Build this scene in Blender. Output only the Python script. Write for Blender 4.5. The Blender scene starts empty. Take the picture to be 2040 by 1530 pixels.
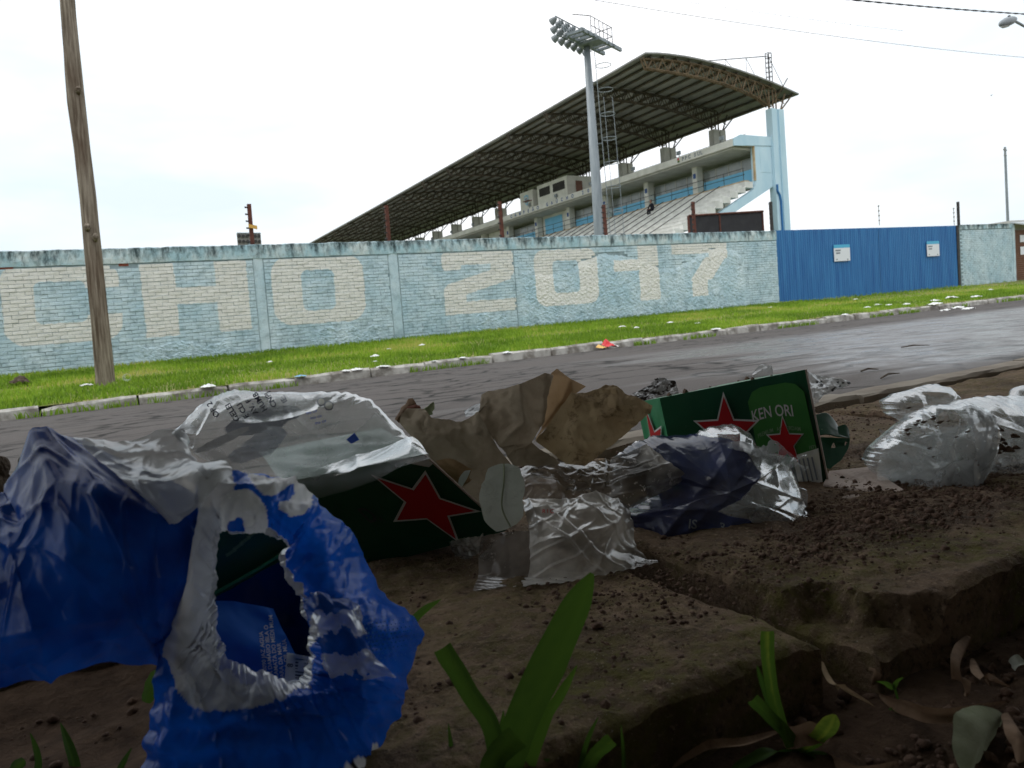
import bpy, bmesh, math, random
import numpy as np
from mathutils import Vector
rnd = random.Random(7); NR = np.random.default_rng(11)
SC = bpy.context.scene
COL = SC.collection
# ------------------------------------------------------------------ camera
FPX, CX, CY, HC = 1533.0, 1020.0, 765.0, 0.28
RHO, PIT, TH = math.atan(.075), math.atan(90.0 / 1533.0), math.radians(29.88)
SL = .0237                                   # the street climbs gently to the right
CF = np.array([math.sin(TH) * math.cos(PIT), math.cos(TH) * math.cos(PIT), -math.sin(PIT)])
_R0 = np.array([math.cos(TH), -math.sin(TH), 0.0]); _U0 = np.cross(_R0, CF)
CR = math.cos(RHO) * _R0 - math.sin(RHO) * _U0
CU = math.sin(RHO) * _R0 + math.cos(RHO) * _U0
CC = np.array([0.0, 0.0, HC])
cam = bpy.data.cameras.new('camera'); camo = bpy.data.objects.new('camera', cam); COL.objects.link(camo)
from mathutils import Matrix
camo.matrix_world = Matrix(((CR[0], CU[0], -CF[0], 0), (CR[1], CU[1], -CF[1], 0), (CR[2], CU[2], -CF[2], HC), (0, 0, 0, 1)))
cam.sensor_width = 36.0; cam.lens = 36.0 * FPX / 2040.0
cam.clip_start = .02; cam.clip_end = 3000
cam.dof.use_dof = True; cam.dof.focus_distance = 1.25; cam.dof.aperture_fstop = 15.0
SC.camera = camo
# ------------------------------------------------------------------ sky, sun, exposure
SUN_EL, SUN_AZ = math.radians(58), math.radians(-35)      # azimuth from +Y towards +X
W = bpy.data.worlds.new('World'); SC.world = W; W.use_nodes = True
def world():
    nt = W.node_tree; N = nt.nodes; L = nt.links; N.clear()
    out = N.new('ShaderNodeOutputWorld'); bg = N.new('ShaderNodeBackground')
    sky = N.new('ShaderNodeTexSky'); sky.sky_type = 'NISHITA'; sky.sun_disc = False
    sky.sun_elevation = SUN_EL; sky.sun_rotation = SUN_AZ
    tc = N.new('ShaderNodeTexCoord')
    mp = N.new('ShaderNodeMapping'); mp.inputs['Scale'].default_value = (1.0, 1.0, 3.2); mp.inputs['Location'].default_value = (5.1, 2.2, 1.0)
    nz = N.new('ShaderNodeTexNoise'); nz.inputs['Scale'].default_value = 1.7; nz.inputs['Detail'].default_value = 5; nz.inputs['Roughness'].default_value = .5
    L.new(tc.outputs['Generated'], mp.inputs['Vector']); L.new(mp.outputs[0], nz.inputs['Vector'])
    rp = N.new('ShaderNodeValToRGB'); e = rp.color_ramp.elements
    e[0].position = .36; e[0].color = (.66, .735, .785, 1); e[1].position = .62; e[1].color = (1, 1, 1, 1)
    L.new(nz.outputs['Fac'], rp.inputs['Fac'])
    sp = N.new('ShaderNodeSeparateXYZ'); L.new(tc.outputs['Generated'], sp.inputs[0])
    ma = N.new('ShaderNodeMapRange'); ma.inputs['From Min'].default_value = 0; ma.inputs['From Max'].default_value = 1
    ma.inputs['To Min'].default_value = 9.0; ma.inputs['To Max'].default_value = 14.5; L.new(sp.outputs['Z'], ma.inputs['Value'])
    vm = N.new('ShaderNodeVectorMath'); vm.operation = 'SCALE'; L.new(rp.outputs[0], vm.inputs[0]); L.new(ma.outputs[0], vm.inputs['Scale'])
    mx = N.new('ShaderNodeMix'); mx.data_type = 'RGBA'; mx.inputs['Factor'].default_value = .86
    L.new(sky.outputs[0], mx.inputs[6]); L.new(vm.outputs[0], mx.inputs[7])
    L.new(mx.outputs[2], bg.inputs['Color']); bg.inputs['Strength'].default_value = .14
    L.new(bg.outputs[0], out.inputs['Surface'])
world()
sl = bpy.data.lights.new('sun', 'SUN'); sl.energy = 1.2; sl.angle = math.radians(14); sl.color = (1, .96, .9)
so = bpy.data.objects.new('sun', sl); COL.objects.link(so)
so.rotation_euler = Vector((-math.sin(SUN_AZ) * math.cos(SUN_EL), -math.cos(SUN_AZ) * math.cos(SUN_EL), -math.sin(SUN_EL))).to_track_quat('-Z', 'Y').to_euler()
SC.view_settings.view_transform = 'Standard'; SC.view_settings.look = 'None'; SC.view_settings.gamma = 1
SC.view_settings.exposure = 0.0; SC.view_settings.use_curve_mapping = False
try:
    SC.cycles.transparent_max_bounces = 24; SC.cycles.max_bounces = 10; SC.cycles.use_denoising = True
except Exception: pass
# ------------------------------------------------------------------ pixel / street helpers (2040 x 1530 photograph)
def ray(x, y): return CF + CR * ((x - CX) / FPX) - CU * ((y - CY) / FPX)
def dep(x, y, D): return CC + ray(x, y) * D
def atY(x, y, Y): d = ray(x, y); return CC + d * (Y / d[1])
def atZ(x, y, z=0.0): d = ray(x, y); return CC + d * ((z - HC) / (d[2] - SL * d[0]))
def st(x, y, z): return (x, y, z + SL * x)
# ------------------------------------------------------------------ noise (numpy)
_T = NR.random((64, 256, 256)).astype(np.float32)
def vnoise(x, y, seed=0):
    t = _T[seed % 64]; xi = np.floor(x).astype(int); yi = np.floor(y).astype(int); fx = x - xi; fy = y - yi
    fx = fx * fx * (3 - 2 * fx); fy = fy * fy * (3 - 2 * fy)
    g = lambda a, b: t[a & 255, b & 255]
    return ((g(xi, yi) * (1 - fx) + g(xi + 1, yi) * fx) * (1 - fy) + (g(xi, yi + 1) * (1 - fx) + g(xi + 1, yi + 1) * fx) * fy) - .5
def fbm(x, y, seed=0, o=4, r=.5):
    s = 0; a = 1; f = 1
    for k in range(o): s = s + a * vnoise(x * f, y * f, seed + k * 7); a *= r; f *= 2.03
    return s
def facet(x, y, seed=0):
    """piecewise linear heights on a jittered lattice: flat facets between sharp creases, like crumpled film"""
    w = vnoise(x * .7, y * .7, seed + 5) * .9; x = x + w; y = y + vnoise(x * .8 + 9, y * .8, seed + 6) * .9
    t = _T[seed % 64]; xi = np.floor(x).astype(int); yi = np.floor(y).astype(int); fx = x - xi; fy = y - yi
    g = lambda a, b: t[a & 255, b & 255]
    a, b, c, d = g(xi, yi), g(xi + 1, yi), g(xi, yi + 1), g(xi + 1, yi + 1)
    flip = (_T[(seed + 9) % 64][xi & 255, yi & 255] > .5)
    h1 = np.where(fx + fy < 1, a + (b - a) * fx + (c - a) * fy, d + (c - d) * (1 - fx) + (b - d) * (1 - fy))
    h2 = np.where(fx > fy, a + (b - a) * fx + (d - b) * fy, a + (d - c) * fx + (c - a) * fy)
    return np.where(flip, h1, h2) - .5
def crumple(x, y, seed=0, o=3, r=.55):
    s = 0; a = 1; f = 1
    for k in range(o): s = s + a * facet(x * f + k * 3.7, y * f + k * 1.3, seed + k * 11); a *= r; f *= 2.1
    return s
def folds(x, y, seed=0, dirs=4, f=1.0):
    """long thin creases in several directions, like limp plastic film"""
    s = 0
    for k in range(dirs * 2):
        a = k * math.pi / dirs + .6 * float(_T[3][k + 1, seed % 256]) + (.3 if k >= dirs else 0); q = f * (1.0 if k < dirs else 2.3); u = x * math.cos(a) + y * math.sin(a); w = -x * math.sin(a) + y * math.cos(a)
        w = w + .5 * vnoise(u * .5 + k, w * .5, seed + k + 40); n = vnoise(w * q + k * 7.3, u * q * .16 + k * 3.1, seed + k); m = np.clip(.5 + 1.6 * vnoise(x * .45 + k * 5, y * .45 + k, seed + k + 20), 0, 1)
        s = s + (1 - np.clip(np.abs(n) * 5.5, 0, 1)) ** 1.5 * m * (1.0 if k < dirs else .5)
    return s
# ------------------------------------------------------------------ materials
class NT:
    def __init__(s, name):
        s.m = bpy.data.materials.new(name); s.m.use_nodes = True; s.t = s.m.node_tree; s.N = s.t.nodes; s.L = s.t.links
        s.N.clear(); s.out = s.N.new('ShaderNodeOutputMaterial')
    def n(s, typ, **kw):
        x = s.N.new('ShaderNode' + typ)
        for k, v in kw.items(): setattr(x, k, v)
        return x
    def put(s, sock, v):
        if isinstance(v, bpy.types.NodeSocket): s.L.new(v, sock)
        elif v is not None:
            if isinstance(v, (tuple, list)) and len(v) == 3 and sock.type == 'RGBA': v = (*v, 1)
            sock.default_value = v
    def math(s, op, a, b=None, c=None, clamp=False):
        x = s.n('Math', operation=op); x.use_clamp = clamp; s.put(x.inputs[0], a)
        if b is not None: s.put(x.inputs[1], b)
        if c is not None: s.put(x.inputs[2], c)
        return x.outputs[0]
    def pos(s):
        if not hasattr(s, '_p'): s._p = s.n('NewGeometry').outputs['Position']
        return s._p
    def xyz(s):
        if not hasattr(s, '_x'):
            q = s.n('SeparateXYZ'); s.L.new(s.pos(), q.inputs[0]); s._x = q.outputs
        return s._x
    def noise(s, scale, detail=5, rough=.55, vec=None, dist=0, stretch=None):
        x = s.n('TexNoise'); v = vec if vec is not None else s.pos()
        if stretch:
            mp = s.n('Mapping'); s.L.new(v, mp.inputs[0]); mp.inputs['Scale'].default_value = stretch; v = mp.outputs[0]
        s.L.new(v, x.inputs['Vector']); x.inputs['Scale'].default_value = scale; x.inputs['Detail'].default_value = detail
        x.inputs['Roughness'].default_value = rough; x.inputs['Distortion'].default_value = dist
        return x.outputs['Fac']
    def ramp(s, f, p0, p1, c0=(0, 0, 0), c1=(1, 1, 1)):
        r = s.n('ValToRGB'); e = r.color_ramp.elements; e[0].position = p0; e[1].position = p1
        e[0].color = (*c0, 1); e[1].color = (*c1, 1); s.L.new(f, r.inputs[0]); return r.outputs[0]
    def step(s, f, p0, p1):
        r = s.n('MapRange'); r.clamp = True; r.inputs['From Min'].default_value = p0; r.inputs['From Max'].default_value = p1
        s.put(r.inputs['Value'], f); return r.outputs[0]
    def mix(s, f, a, b):
        x = s.n('Mix', data_type='RGBA'); s.put(x.inputs[0], f); s.put(x.inputs[6], a); s.put(x.inputs[7], b); return x.outputs[2]
    def bump(s, h, strength=.3, dist=.01, prev=None):
        b = s.n('Bump'); s.put(b.inputs['Strength'], strength); b.inputs['Distance'].default_value = dist
        s.L.new(h, b.inputs['Height'])
        if prev is not None: s.L.new(prev, b.inputs['Normal'])
        return b.outputs[0]
    def bsdf(s, col, rough=.8, metal=0, spec=.3, normal=None, **kw):
        p = s.n('BsdfPrincipled'); s.put(p.inputs['Base Color'], col); s.put(p.inputs['Roughness'], rough)
        s.put(p.inputs['Metallic'], metal); s.put(p.inputs['Specular IOR Level'], spec)
        if normal is not None: s.L.new(normal, p.inputs['Normal'])
        for k, v in kw.items(): s.put(p.inputs[k.replace('_', ' ')], v)
        return p.outputs[0]
    def done(s, sh): s.L.new(sh, s.out.inputs['Surface']); return s.m
M = {}
def pm(name, c1, c2=None, scale=4, rough=.75, metal=0, spec=.3, bump=.15, bscale=40, p0=.35, p1=.65, stretch=None, dist=.004):
    t = NT(name)
    col = c1 if c2 is None else t.mix(t.step(t.noise(scale, 6, .6, stretch=stretch), p0, p1), c1, c2)
    nr = t.bump(t.noise(bscale, 4, .6, stretch=stretch), bump, dist) if bump else None
    M[name] = t.done(t.bsdf(col, rough, metal, spec, nr)); return M[name]
# ------------------------------------------------------------------ mesh building
class MB:
    def __init__(s): s.v = []; s.f = []
    def add(s, vs, fs):
        o = len(s.v); s.v.extend(tuple(map(float, q)) for q in vs); s.f.extend(tuple(i + o for i in f) for f in fs); return s
    def obox(s, o, ex, ey, ez):
        o, ex, ey, ez = map(np.array, (o, ex, ey, ez))
        vs = [o, o + ex, o + ex + ey, o + ey, o + ez, o + ex + ez, o + ex + ey + ez, o + ey + ez]
        fs = [(0, 3, 2, 1), (4, 5, 6, 7), (0, 1, 5, 4), (1, 2, 6, 5), (2, 3, 7, 6), (3, 0, 4, 7)]
        return s.add(vs, fs)
    def box(s, x0, x1, y0, y1, z0, z1): return s.obox((x0, y0, z0), (x1 - x0, 0, 0), (0, y1 - y0, 0), (0, 0, z1 - z0))
    def sbox(s, x0, x1, y0, y1, z0, z1):        # box following the street's slope
        return s.obox(st(x0, y0, z0), (x1 - x0, 0, SL * (x1 - x0)), (0, y1 - y0, 0), (0, 0, z1 - z0))
    def tube(s, pts, r, n=6, cap=True):
        pts = [np.array(q, float) for q in pts]; m = len(pts)
        if not hasattr(r, '__len__'): r = [r] * m
        rings = []; up = None
        for i in range(m):
            t = pts[min(i + 1, m - 1)] - pts[max(i - 1, 0)]; t = t / (np.linalg.norm(t) + 1e-12)
            if up is None: up = np.array([0, 0, 1.]) if abs(t[2]) < .9 else np.array([1., 0, 0])
            a = np.cross(t, up); a /= np.linalg.norm(a) + 1e-12; b = np.cross(a, t); up = b
            rings.append([pts[i] + r[i] * (math.cos(k * 2 * math.pi / n) * a + math.sin(k * 2 * math.pi / n) * b) for k in range(n)])
        vs = [q for rg in rings for q in rg]; fs = []
        for i in range(m - 1):
            for k in range(n): fs.append((i * n + k, i * n + (k + 1) % n, (i + 1) * n + (k + 1) % n, (i + 1) * n + k))
        if cap: fs.append(tuple(range(n))[::-1]); fs.append(tuple((m - 1) * n + k for k in range(n)))
        return s.add(vs, fs)
    def bar(s, a, b, w=.05, h=None): return s.tube([a, b], w * .7, 4)
    def prism(s, poly, d):                       # 3D polygon extruded by vector d
        poly = [np.array(q, float) for q in poly]; d = np.array(d); n = len(poly)
        fs = [tuple(range(n))[::-1], tuple(range(n, 2 * n))] + [(i, (i + 1) % n, n + (i + 1) % n, n + i) for i in range(n)]
        return s.add(poly + [q + d for q in poly], fs)
    def grid(s, P):                              # P[i][j] points
        P = np.asarray(P, float); m, n = P.shape[:2]
        fs = [(i * n + j, i * n + j + 1, (i + 1) * n + j + 1, (i + 1) * n + j) for i in range(m - 1) for j in range(n - 1)]
        return s.add(P.reshape(-1, 3), fs)
    def obj(s, name, mat, parent=None, smooth=False, **tags):
        return mkobj(name, s.v, s.f, mat, parent, smooth, **tags)
ROOT = {}
def tagit(o, label=None, cat=None, group=None, kind=None):
    if label: o['label'] = label
    if cat: o['category'] = cat
    if group: o['group'] = group
    if kind: o['kind'] = kind
    return o
def rootloc(p):
    while p.parent is not None: p = p.parent
    return np.array(p.location[:])
def mkobj(name, v, f, mat, parent=None, smooth=False, **tags):
    v = np.asarray(v, float)
    if parent is not None: v = v - rootloc(parent)
    me = bpy.data.meshes.new(name); me.from_pydata(v.tolist() if len(v) < 1 else v, [], f if isinstance(f, list) else f.tolist())
    if isinstance(mat, (list, tuple)):
        for q in mat: me.materials.append(q)
    else: me.materials.append(mat)
    if smooth: me.polygons.foreach_set('use_smooth', np.ones(len(me.polygons), bool))
    me.update()
    o = bpy.data.objects.new(name, me); COL.objects.link(o)
    if parent is not None: o.parent = parent
    return tagit(o, **tags)
def thing(name, loc, label, cat, group=None):
    o = bpy.data.objects.new(name, None); o.empty_display_size = .1; o.location = [float(q) for q in loc]; COL.objects.link(o)
    return tagit(o, label, cat, group)
def struct(o): o['kind'] = 'structure'; return o
def setcol(o, cols, name='col'):                 # per-vertex print colour
    a = o.data.color_attributes.new(name, 'FLOAT_COLOR', 'POINT')
    c = np.ones((len(o.data.vertices), 4), np.float32); c[:, :3] = cols; a.data.foreach_set('color', c.ravel())
_tx = {}
def textmesh(s, size=1.0, off=0.0):
    k = (s, size, off)
    if k not in _tx:
        c = bpy.data.curves.new('lettering', 'FONT'); c.body = s; c.size = size; c.offset = off; c.resolution_u = 3
        o = bpy.data.objects.new('lettering', c); COL.objects.link(o)
        me = bpy.data.meshes.new_from_object(o); v = np.array([q.co[:2] for q in me.vertices]) if len(me.vertices) else np.zeros((0, 2))
        f = [tuple(p.vertices) for p in me.polygons]; bpy.data.objects.remove(o); bpy.data.meshes.remove(me)
        _tx[k] = (v, f)
    return _tx[k]
# ================================================================== materials of the place
YW, ZB, ZT = 15.5, .29, 2.40                 # far wall: plane, base and top (street-relative)
YK, ZK, ZR = 10.5, -.075, -.205              # far kerb
XG0, XG1, XR = 18.12, 27.2, 30.9             # gate and right wall ends
def zverge(y): return ZK - .015 + (ZB - ZK + .015) * np.clip((y - YK - .13) / (YW - YK - .13), 0, 1)
def zroad(y):
    t = np.clip((y - 1.5) / (YK - 1.5), 0, 1); return -.10 + (ZR + .10) * t + .05 * 4 * t * (1 - t) * .5
def paint_mat():
    t = NT('wall_paint'); X = t.xyz(); wob = t.math('MULTIPLY', t.math('SUBTRACT', t.noise(9, 3), .5), .07)
    u = t.math('ADD', X['X'], wob); v = t.math('ADD', t.math('SUBTRACT', X['Z'], t.math('MULTIPLY', X['X'], SL)), wob)
    def rb(x0, x1, y0, y1, r=.02, uu=None, vv=None):
        uu = u if uu is None else uu; vv = v if vv is None else vv
        a = t.math('ADD', t.math('ABSOLUTE', t.math('SUBTRACT', uu, (x0 + x1) / 2)), r - (x1 - x0) / 2)
        b = t.math('ADD', t.math('ABSOLUTE', t.math('SUBTRACT', vv, (y0 + y1) / 2)), r - (y1 - y0) / 2)
        a = t.math('MAXIMUM', a, 0); b = t.math('MAXIMUM', b, 0)
        return t.math('SUBTRACT', t.math('SQRT', t.math('ADD', t.math('MULTIPLY', a, a), t.math('MULTIPLY', b, b))), r)
    U = lambda *q: __import__('functools').reduce(lambda a, b: t.math('MINIMUM', a, b), q)
    D = lambda a, b: t.math('MAXIMUM', a, t.math('MULTIPLY', b, -1))
    sh = []
    c = D(rb(-.84, .95, .79, 2.17, .32), rb(-.37, .42, 1.13, 1.86, .12)); sh.append(D(c, rb(.3, 1.2, 1.24, 1.72)))
    sh += [rb(1.32, 1.88, .77, 2.15), rb(2.6, 3.18, .77, 2.15), rb(1.7, 2.7, 1.335, 1.64)]
    sh.append(D(rb(3.64, 5.53, .78, 2.15, .38), rb(4.22, 4.90, 1.04, 1.86, .14)))
    sh += [rb(7.36, 9.19, 1.82, 2.12, .14), rb(7.35, 7.82, 1.71, 2.08, .08), rb(8.57, 9.19, 1.52, 2.1, .14), rb(7.36, 7.9, .73, 1.36, .1), rb(7.36, 9.2, .73, 1.0, .04)]
    vs = t.math('SUBTRACT', v, t.math('MULTIPLY', t.math('SUBTRACT', u, 8.27), .25)); sh.append(rb(7.42, 9.1, 1.25, 1.6, .05, vv=vs))
    sh.append(D(rb(9.75, 11.58, .75, 2.08, .26), rb(10.26, 11.02, 1.04, 1.82, .1)))
    sh += [rb(12.9, 13.56, .7, 2.12), rb(12.1, 13.0, 1.48, 1.76)]
    us = t.math('SUBTRACT', u, t.math('MULTIPLY', t.math('SUBTRACT', v, 1.5), .95))
    sh += [rb(14.05, 16.05, 1.84, 2.13), rb(15.36, 16.05, 1.68, 2.1, .06), rb(15.0, 15.78, 1.12, 1.72, .05, uu=us), rb(14.7, 15.25, .7, 1.22)]
    f = U(*sh); mask = t.math('SUBTRACT', 1, t.step(f, -.004, .012))
    big = t.noise(1.3, 5, .6); fine = t.noise(14, 5, .65); mid = t.noise(4.2, 6, .65)
    blue = t.mix(t.step(big, .35, .68), (.45, .61, .68), (.64, .755, .795))
    blue = t.mix(t.math('MULTIPLY', t.step(t.noise(2.2, 6, .7, dist=.6), .60, .72), .75), blue, (.68, .77, .80))
    cream = t.mix(t.step(mid, .35, .7), (.76, .745, .69), (.84, .83, .78))
    paint = t.mix(mask, blue, cream)
    dirt = t.step(t.noise(5.5, 8, .72, dist=.4), .49, .72)
    low = t.math('SUBTRACT', 1, t.step(v, ZB, ZB + .75))
    st_ = t.math('MULTIPLY', t.math('MULTIPLY', dirt, .62), t.math('SUBTRACT', 1, t.math('MULTIPLY', mask, .65)))
    st_ = t.math('ADD', st_, t.math('MULTIPLY', t.math('MULTIPLY', low, t.step(mid, .42, .62)), .3), clamp=True)
    paint = t.mix(st_, paint, (.15, .235, .26))
    ch = t.step(t.noise(23, 4, .7), .68, .73); paint = t.mix(t.math('MULTIPLY', ch, .6), paint, (.12, .15, .15))
    nb = t.bump(t.noise(30, 6, .7), .7, .025); nb = t.bump(t.noise(110, 3, .6), .4, .006, nb)
    M['wall_paint'] = t.done(t.bsdf(paint, .85, 0, .2, nb))
    # the weathered concrete cap
    t = NT('cap_concrete'); X = t.xyz()
    base = t.mix(t.step(t.noise(3, 6, .6), .4, .65), (.40, .58, .64), (.62, .70, .70))
    v = t.math('SUBTRACT', X['Z'], t.math('MULTIPLY', X['X'], SL))
    k = t.noise(6, 8, .75, stretch=(1, 1, .35)); up = t.step(v, ZT - .33, ZT + .03)
    dk = t.step(t.math('ADD', k, t.math('MULTIPLY', up, .22)), .56, .76)
    base = t.mix(dk, base, (.05, .075, .08)); base = t.mix(t.step(t.noise(40, 3), .66, .7), base, (.1, .12, .12))
    M['cap'] = t.done(t.bsdf(base, .9, 0, .2, t.bump(t.noise(24, 7, .7), .7, .02)))
paint_mat()
pm('mortar', (.17, .235, .255), (.33, .41, .44), 4, .95, bump=.4)
pm('red_brick', (.19, .05, .035), (.25, .08, .05), 20, .9)
def asphalt():
    t = NT('asphalt'); X = t.xyz(); wv = t.n('VectorMath', operation='MULTIPLY_ADD')
    nz = t.n('TexNoise'); nz.inputs['Scale'].default_value = 1.6; nz.inputs['Detail'].default_value = 6; t.L.new(t.pos(), nz.inputs['Vector'])
    t.L.new(nz.outputs['Color'], wv.inputs[0]); wv.inputs[1].default_value = (.9, .9, 0); t.L.new(t.pos(), wv.inputs[2])
    mp = t.n('Mapping'); mp.inputs['Scale'].default_value = (.7, 1.1, 1); t.L.new(wv.outputs[0], mp.inputs[0])
    vo = t.n('TexVoronoi', feature='DISTANCE_TO_EDGE'); vo.inputs['Scale'].default_value = 2.0; t.L.new(mp.outputs[0], vo.inputs['Vector'])
    zone = t.step(t.noise(.45, 3), .38, .48)
    crack = t.math('MULTIPLY', t.math('SUBTRACT', 1, t.step(vo.outputs['Distance'], .012, .065)), zone)
    agg = t.noise(190, 3, .7); big = t.noise(.6, 4, .6)
    col = t.mix(t.step(agg, .3, .75), (.048, .042, .040), (.125, .113, .107))
    col = t.mix(t.step(big, .35, .7), col, t.mix(.55, col, (.085, .072, .066)))
    # tyre-worn wet lane: damp, glossy stretches along the far middle of the road, wider to the right
    wet = t.step(t.math('ADD', t.noise(.5, 5, .6, stretch=(.35, 1.6, 1)), t.math('MULTIPLY', t.step(t.math('SUBTRACT', X['X'], t.math('MULTIPLY', X['Y'], .45)), .9, 3.2), .34)), .60, .74)
    lane = t.math('MULTIPLY', t.step(X['Y'], 1.9, 2.3), t.math('SUBTRACT', 1, t.step(X['Y'], 6.0, 7.2)))
    wet = t.math('MULTIPLY', t.math('MULTIPLY', wet, lane), t.math('ADD', .55, t.math('MULTIPLY', t.step(t.noise(3.2, 6, .7), .35, .6), .45)))
    col = t.mix(t.math('MULTIPLY', wet, .35), col, (.035, .034, .035)); col = t.mix(t.math('MULTIPLY', crack, t.step(t.noise(7, 3), .34, .5)), col, (.010, .009, .008))
    ro = t.math('SUBTRACT', .85, t.math('MULTIPLY', wet, .60))
    nb = t.bump(agg, t.math('SUBTRACT', .65, t.math('MULTIPLY', wet, .45)), .004); nb = t.bump(t.math('SUBTRACT', 1, crack), .7, .015, nb); nb = t.bump(t.noise(9, 5, .6), .25, .02, nb)
    M['asphalt'] = t.done(t.bsdf(col, ro, 0, t.math('ADD', .16, t.math('MULTIPLY', wet, .4)), nb))
asphalt()
pm('kerb_concrete', (.20, .18, .155), (.50, .48, .44), 5, .9, bump=.6, bscale=30, dist=.01, p0=.38, p1=.6)
pm('verge_soil', (.12, .16, .03), (.24, .21, .075), 1.6, .95, bump=.5, bscale=15, dist=.03)
pm('terrain', (.08, .12, .03), (.12, .13, .06), .3, .95)
def grass_mat(name, c0, c1, c2):
    t = NT(name); at = t.n('Attribute', attribute_name='col'); r = at.outputs['Fac']
    col = t.mix(t.step(r, .0, .6), c0, c1); col = t.mix(t.step(r, .72, .95), col, c2)
    d = t.bsdf(col, .6, 0, .25); tr = t.n('BsdfTranslucent'); t.put(tr.inputs[0], col)
    mx = t.n('MixShader'); mx.inputs[0].default_value = .35; t.L.new(d, mx.inputs[1]); t.L.new(tr.outputs[0], mx.inputs[2])
    M[name] = t.done(mx.outputs[0])
grass_mat('grass_blade', (.11, .21, .015), (.27, .42, .035), (.46, .46, .11))
def wood():
    t = NT('pole_wood'); s = (9, 9, .55)
    k = t.noise(3.2, 7, .65, stretch=s); b = t.noise(1.1, 4, .6, stretch=(2, 2, .5))
    col = t.mix(t.step(k, .36, .66), (.095, .070, .048), (.34, .29, .225)); col = t.mix(t.math('MULTIPLY', t.step(b, .52, .68), .7), col, (.10, .062, .038))
    M['pole_wood'] = t.done(t.bsdf(col, .85, 0, .2, t.bump(k, .8, .03)))
wood()
pm('rusty_steel', (.075, .028, .020), (.14, .05, .035), 9, .8, bump=.3)
pm('dark_steel', (.035, .035, .038), (.06, .055, .05), 9, .6, metal=.3)
pm('insulator', (.25, .24, .22), None, bump=0, rough=.4)
pm('gate_blue', (.016, .115, .33), (.04, .20, .45), 1.3, .55, bump=.2, stretch=(5, 5, .35), spec=.35)
pm('print_dark', (.03, .035, .05), None, bump=0, rough=.5)
pm('print_grey', (.22, .24, .27), None, bump=0, rough=.5)
pm('sign_white', (.74, .76, .80), None, rough=.4, bump=0)
pm('sign_cyan', (.07, .42, .66), None, rough=.4, bump=0)
pm('shutter_brown', (.16, .075, .05), (.21, .105, .075), 3, .6)
pm('awning_grey', (.33, .36, .37), (.45, .47, .47), 3, .6)
pm('galvanised', (.20, .23, .25), (.29, .32, .34), 2.5, .55, metal=.2, stretch=(4, 4, .6), bump=.05)
pm('truss_rust', (.12, .08, .048), (.23, .165, .105), 2.2, .85)
pm('truss_shaded', (.055, .05, .045), (.11, .085, .06), 2.2, .85)  # darker copy of the truss rust: shade under the roof put into the colour
pm('roof_sheet', (.19, .19, .185), (.28, .275, .26), .7, .6, bump=.1, bscale=9)
pm('stand_white', (.60, .59, .54), (.74, .73, .68), 1.2, .8)
pm('stand_grey', (.42, .41, .38), (.55, .54, .50), 1.2, .8)
pm('stand_sky', (.46, .66, .78), (.60, .77, .86), .8, .8, stretch=(1, 1, .4))
pm('panel_sky', (.17, .48, .72), (.22, .54, .78), 1.5, .6, bump=.05)
pm('step_white', (.58, .58, .55), (.78, .78, .74), 1.5, .85)
pm('step_tan', (.42, .30, .17), (.60, .47, .31), 1.5, .85)
pm('window_glass', (.16, .18, .18), (.28, .30, .29), .8, .15, spec=.5, bump=0)
pm('dark_room', (.03, .03, .03), (.06, .055, .05), 2, .9)
pm('letter_blue', (.05, .10, .26), None, bump=0)
pm('mesh_screen', (.032, .030, .032), (.045, .043, .045), 3, .9)
pm('cloth_dark', (.012, .012, .018), (.02, .02, .03), 8, .9)
pm('cloth_navy', (.012, .016, .04), (.02, .025, .055), 8, .9)
pm('skin', (.36, .20, .14), None, bump=0, rough=.6)
pm('hair_dark', (.012, .01, .009), None, bump=0)
pm('cable_black', (.012, .012, .014), None, bump=0, rough=.5)
pm('lamp_grey', (.24, .26, .275), None, bump=0, rough=.45)
pm('lamp_lens', (.55, .57, .56), None, bump=0, rough=.2)
pm('litter_white', (.66, .66, .64), (.80, .80, .79), 9, .6, bump=.3)
pm('litter_red', (.55, .015, .02), None, bump=0, rough=.4)
pm('litter_yellow', (.65, .38, .08), None, bump=0, rough=.4)
pm('litter_blue', (.15, .35, .55), None, bump=0, rough=.4)
# ================================================================== ground, road, verge
def ground():
    xs = [-900, -300, -80, -40, -10, 20, 60, 120, 400, 1200]; ys = [-900, -200, -40, 0, 20, 60, 150, 400, 1500]
    P = [[(x, y, -.75 + SL * max(-40, min(60, x))) for y in ys] for x in xs]
    struct(MB().grid(P).obj('ground', M['terrain']))
    X = np.linspace(-30, 70, 101); Y = np.linspace(1.44, YK + .02, 25)
    struct(MB().grid([[st(x, y, zroad(y)) for y in Y] for x in X]).obj('road', M['asphalt'], smooth=True))
    X = np.linspace(-30, 70, 201); Y = np.linspace(YK + .1, YW + 1.0, 24)
    gx, gy = np.meshgrid(X, Y, indexing='ij'); Z = zverge(gy) + .05 * fbm(gx * .8, gy * .8, 3) * ((gy > YK + .3) & (gy < YW - .2)) + SL * gx
    struct(MB().grid(np.stack([gx, gy, Z], -1)).obj('grass_verge_soil', M['verge_soil'], smooth=True))
    struct(MB().sbox(-30, 70, YW + .99, 60, -.2, ZB - .02).obj('yard_ground', M['terrain']))
ground()
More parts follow.
